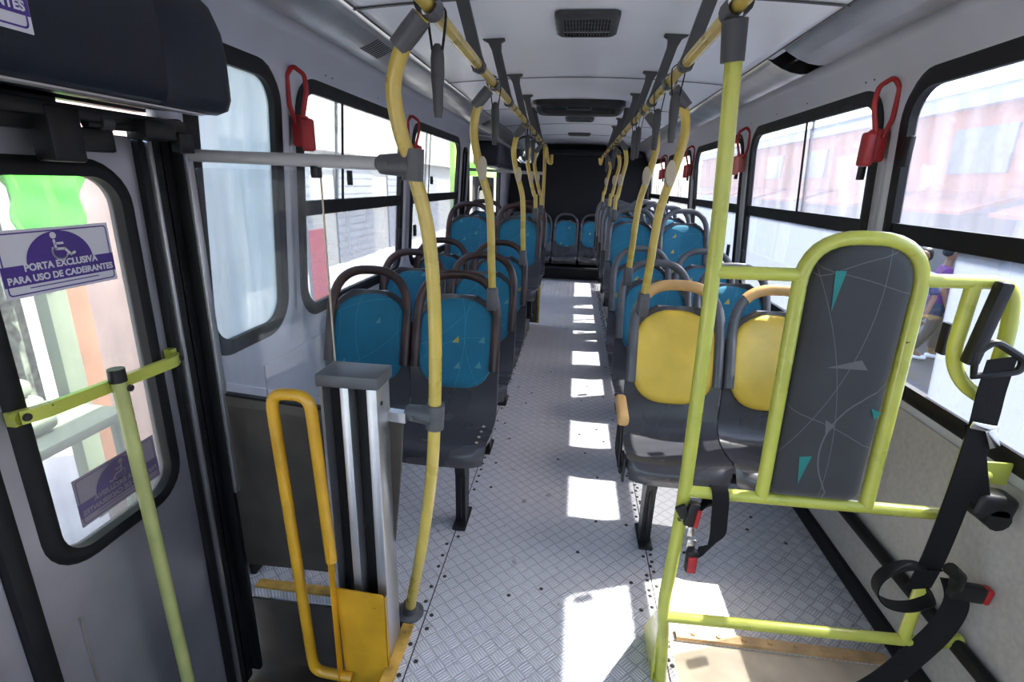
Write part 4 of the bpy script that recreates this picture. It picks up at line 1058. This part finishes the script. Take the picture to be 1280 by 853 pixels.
mb = MB(); mb.box(q(-2.5, 1.6, .35), (.7, 1.0, .05), bev=.01); 
for sx in (-2.2, -2.8):
    for sy in (1.15, 2.05): mb.tube([q(sx, sy, GZ+.15), q(sx, sy, .33)], .02, 8)
mb.build('counter', 'palegreen', t)
mb = MB(); mb.box(q(-2.9, 1.55, .95), (.1, 1.5, 1.7), bev=.02); mb.build('goods_rack', 'goods', t)
t = thing('folded_goods', 'green grey bundle of goods on the stall counter outside', 'goods', (-2.45, 1.55, .376))
mb = MB(); 
for k in range(3): mb.box((.0, 0, .05+k*.085), (.4-.03*k, .6-.05*k, .08), bev=.03, seg=3)
mb.build('bundle', 'palegreen', t)
t = thing('hanging_cloth', 'bright green cloth hanging at the top of the stall outside the door glass', 'cloth', (-2.45, 2.20, 1.14))
mb = MB(); P = []
for i in range(13):
    z = .42-.42*i/12; wv_ = .17+.02*math.sin(i)
    P.append([(.03*math.sin(k*1.3+i*.2), -wv_+2*wv_*k/12+.10*(1-i/12)*(k/12-.5), z+.02*math.sin(k*.9)) for k in range(13)])
mb.quad_grid(P); cl = mb.build('cloth_sheet', 'cloth_green', t); cl.modifiers.new('t', 'SOLIDIFY').thickness = .006
t = thing('red_banner', 'red vertical banner standing outside the door side windows', 'banner', (-2.6, 5.0, GZ+.14))
mb = MB(); mb.box((0, 0, 1.05), (.03, .34, 1.5)); mb.build('cloth', 'red', t)
mb = MB(); mb.tube([(0, -.18, 0), (0, -.18, 1.9)], .015, 8); mb.build('mast', 'alu', t)
t = thing('lime_post', 'lime yellow post outside beyond the rear door side window', 'post', (-2.2, 9.35, GZ+.14))
mb = MB(); mb.box((0, 0, 1.5), (.10, .12, 3.0), bev=.02); mb.build('column', simple('lime_sign', (.45, .75, .05), .5), t)
t = thing('lime_awning', 'bright green awning band seen through the rear door', 'awning', (-2.3, 12.5, 0))
mb = MB(); mb.box((0, 0, 1.75), (.5, 3.4, .28), bev=.03); mb.build('band', simple('green_awning', (.22, .62, .06), .5), t)
mb = MB(); 
for y in (-1.6, 1.6): mb.tube([(0, y, GZ+.14), (0, y, 1.65)], .03, 8)
mb.build('support', 'alu', t)

# market building across the road, red and orange
t = thing('market_building', 'red and orange market building across the road beyond the right hand windows', 'building', (7.3, 12.0, GZ))
M['bus_red'] = simple('orange_red_render', (.46, .15, .06), .6, var=.25, scale=1.2)
M['bus_white'] = simple('white_render', (.42, .41, .47), .6, var=.08, scale=1)
M['bus_glass'] = simple('dark_shop_glass', (.16, .18, .24), .15, var=.2)
mb = MB(); mb.box((2, 3, 1.25), (4, 36, 2.5)); mb.build('lower_wall', 'bus_white', t)
mb = MB(); mb.box((2, 3, 3.25), (4.2, 36, 1.5)); mb.build('upper_wall', 'bus_red', t)
mb = MB(); mb.box((2, 3, 4.15), (4.6, 36.4, .3)); mb.build('parapet', 'bus_white', t)
for k in range(8):
    mb = MB(); mb.box((-.12, -8+k*3.4, 3.25), (.05, 1.5, .8)); mb.build('window', 'bus_glass', t)
    mb = MB(); mb.box((-.02, -8+k*3.4, 1.1), (.06, 2.2, 2.1)); mb.build('shutter', 'shutter', t)
    mb = MB(); mb.prism([(-1.1, 2.15), (-.05, 2.5), (-.05, 2.56), (-1.1, 2.21)], 1, -9.4+k*3.4, -6.6+k*3.4); mb.build('awning', 'bus_red', t)

# people and goods on the road side, seen through the clear part of the near right window
def person(loc, top, legs, rz, label, stride=.18):
    t = thing('person', label, 'person', loc, 'people in the street', rz)
    def skin(name, V, E, mat, sub=2, par=t):
        me = bpy.data.meshes.new(name); me.from_pydata([v[0] for v in V], E, []); me.materials.append(mat)
        ob = bpy.data.objects.new(name, me); COL.objects.link(ob); ob.parent = par
        sk = ob.modifiers.new('s', 'SKIN'); sk.use_smooth_shade = True
        for i, v in enumerate(V):
            r = v[1]; me.skin_vertices[0].data[i].radius = r if isinstance(r, tuple) else (r, r)
        me.skin_vertices[0].data[0].use_root = True
        ob.modifiers.new('u', 'SUBSURF').levels = sub; ob.modifiers['u'].render_levels = sub
        return ob
    sk_m = M.setdefault('skin', simple('skin', (.20, .10, .06), .5, var=.08))
    s = stride
    V = [((0, 0, .93), (.14, .10)), ((0, 0, 1.12), (.125, .09)), ((0, .01, 1.34), (.15, .095)), ((0, .01, 1.455), (.060, .052)), ((0, .0, 1.52), (.047, .047)), ((0, -.015, 1.575), (.066, .075)), ((0, -.012, 1.64), (.090, .108)), ((0, -.005, 1.705), (.090, .105)), ((0, 0, 1.75), (.060, .07)),
         ((.17, .01, 1.39), .052), ((.235, .02, 1.14), .042), ((.24, -.10, .92), .034), ((.24, -.13, .84), (.026, .04)),
         ((-.17, .01, 1.39), .052), ((-.235, .03, 1.14), .042), ((-.23, -.06, .90), .034), ((-.23, -.09, .82), (.026, .04)),
         ((.095, 0, .86), .085), ((.10, -s*.6, .48), .058), ((.10, -s*.5, .10), .043), ((.11, -s*.5-.14, .03), (.04, .03)),
         ((-.095, 0, .86), .085), ((-.10, s*.2, .48), .058), ((-.10, s, .12), .043), ((-.11, s-.13, .03), (.04, .03))]
    E = [(0, 1), (1, 2), (2, 3), (3, 4), (4, 5), (5, 6), (6, 7), (7, 8), (2, 9), (9, 10), (10, 11), (11, 12), (2, 13), (13, 14), (14, 15), (15, 16), (0, 17), (17, 18), (18, 19), (19, 20), (0, 21), (21, 22), (22, 23), (23, 24)]
    skin('body', V, E, sk_m)
    Vt = [((0, 0, .80), (.185, .145)), ((0, 0, .92), (.180, .14)), ((0, 0, 1.12), (.170, .13)), ((0, .01, 1.33), (.185, .13)), ((0, .01, 1.46), (.085, .075)), ((.175, .01, 1.39), .075), ((.24, .02, 1.14), .066), ((-.175, .01, 1.39), .075), ((-.24, .03, 1.14), .066)]
    skin('shirt', Vt, [(0, 1), (1, 2), (2, 3), (3, 4), (3, 5), (5, 6), (3, 7), (7, 8)], top)
    Vl = [((0, 0, 1.0), (.155, .12)), ((.095, 0, .84), .105), ((.10, -s*.6, .48), .078), ((.10, -s*.5, .14), .062), ((-.095, 0, .84), .105), ((-.10, s*.2, .48), .078), ((-.10, s, .16), .062)]
    skin('trousers', Vl, [(0, 1), (1, 2), (2, 3), (0, 4), (4, 5), (5, 6)], legs)
    skin('hair', [((0, .045, 1.58), (.085, .07)), ((0, .030, 1.66), (.100, .095)), ((0, .012, 1.73), (.098, .108)), ((0, .005, 1.785), (.06, .07))], [(0, 1), (1, 2), (2, 3)], M['rubber'])
    mb = MB()
    for x in (-.032, .032): mb.lathe([(0, .004), (.012, 0)], (x, -.108, 1.645), axis=(0, -1, 0), seg=8)
    mb.build('eyes', 'rubber', t)
    mb = MB(); mb.box((0, -.112, 1.615), (.024, .035, .045), bev=.008); mb.build('nose', sk_m, t)
    mb = MB()
    for x, y, z in ((.24, -.13, .84), (-.23, -.09, .82)):
        for k in range(4): mb.tube([(x-.0+ (k-1.5)*.002, y+(k-1.5)*.019, z-.03), (x, y+(k-1.5)*.021, z-.075), (x*.97, y+(k-1.5)*.02, z-.105+.008*abs(k-1.5))], [.009, .008, .006], 8)
        mb.tube([(x, y-.035, z), (x*.97, y-.055, z-.035), (x*.95, y-.055, z-.06)], [.010, .009, .007], 8)
    mb.build('fingers', sk_m, t)
    mb = MB()
    for x, y in ((.10, -s*.5-.07), (-.10, s-.07)): mb.box((x, y, .035), (.085, .26, .07), bev=.03, seg=3)
    mb.build('shoes', M['white'], t)
    return t
person((5.55, 8.35, GZ), simple('purple_shirt', (.13, .02, .16), .7), simple('dark_jeans', (.03, .035, .06), .7), 1.2, 'person in a purple shirt and dark trousers walking outside the near right window')
person((4.75, 7.65, GZ), simple('blue_shirt', (.03, .06, .18), .7), simple('blue_jeans', (.02, .045, .12), .7), -1.0, 'person in blue clothes walking close to the bus outside the near right window', .14)
for i, (x, y, lab) in enumerate(((6.2, 9.9, 'white crate stack on the road nearest to the walking person'), (6.6, 10.9, 'white crate stack farther out on the road'))):
    t = thing('crate_stack', lab, 'crates', (x, y, GZ), 'white crates in the street')
    for k in range(4):
        mb = MB(); z = .12+k*.24; mb.box((0, 0, z), (.6, .45, .21), bev=.015)
        mb.box((0, 0, z+.10), (.64, .49, .03), bev=.008); mb.build('crate', M['bus_white'], t)

# ------------------------------------------------------------------ light, sky, camera
w = bpy.data.worlds.new('World'); S.world = w; w.use_nodes = True; t = w.node_tree
bg = t.nodes['Background']; sky = N(t, 'ShaderNodeTexSky'); sky.sky_type = 'NISHITA'; sky.sun_disc = False
sky.sun_elevation = math.radians(56); sky.sun_rotation = math.radians(63); sky.air_density = 1.2; sky.dust_density = 2.5; sky.ozone_density = 1.5
L(t, sky.outputs[0], bg.inputs[0]); bg.inputs[1].default_value = .75
sd = bpy.data.lights.new('Sun', 'SUN'); so = bpy.data.objects.new('Sun', sd); COL.objects.link(so)
sd.energy = 17; sd.angle = math.radians(.6); sd.color = (1, .96, .90)
so.rotation_euler = Vector((-.607, -.26, -1)).to_track_quat('-Z', 'Y').to_euler()
so.location = (4, 4, 6)

f = 640.0; cx, cy = 640.0, 426.5; vp = (722.0, 231.0); roll = .03
d = Vector((vp[0]-cx, vp[1]-cy, f)); F = d.normalized()
k = -(f*f)/((-roll)*d.x+d.y); n = Vector((-roll*k, k, f)).normalized(); U = -n
X = F.cross(U)
if X.x < 0: X = -X
cam = bpy.data.cameras.new('Camera'); cam.sensor_width = 36; cam.lens = 18.0; cam.clip_start = .02
co = bpy.data.objects.new('Camera', cam); COL.objects.link(co)
# rows of (X,F,U) are world axes in camera coords (x right, y down, z forward)
right = Vector((X.x, F.x, U.x)); down = Vector((X.y, F.y, U.y)); fwd = Vector((X.z, F.z, U.z))
mt = Matrix(((right.x, -down.x, -fwd.x), (right.y, -down.y, -fwd.y), (right.z, -down.z, -fwd.z))).to_4x4()
mt.translation = Vector((0, 0, 1.5)); co.matrix_world = mt
S.camera = co
S.view_settings.view_transform = 'Standard'; S.view_settings.look = 'None'; S.view_settings.gamma = 1; S.view_settings.use_curve_mapping = False
S.view_settings.exposure = 0.9
S.cycles.max_bounces = 10; S.cycles.diffuse_bounces = 6; S.cycles.transparent_max_bounces = 24; S.cycles.use_denoising = True
S.cycles.caustics_reflective = False; S.cycles.caustics_refractive = False
S.cycles.sample_clamp_indirect = 8
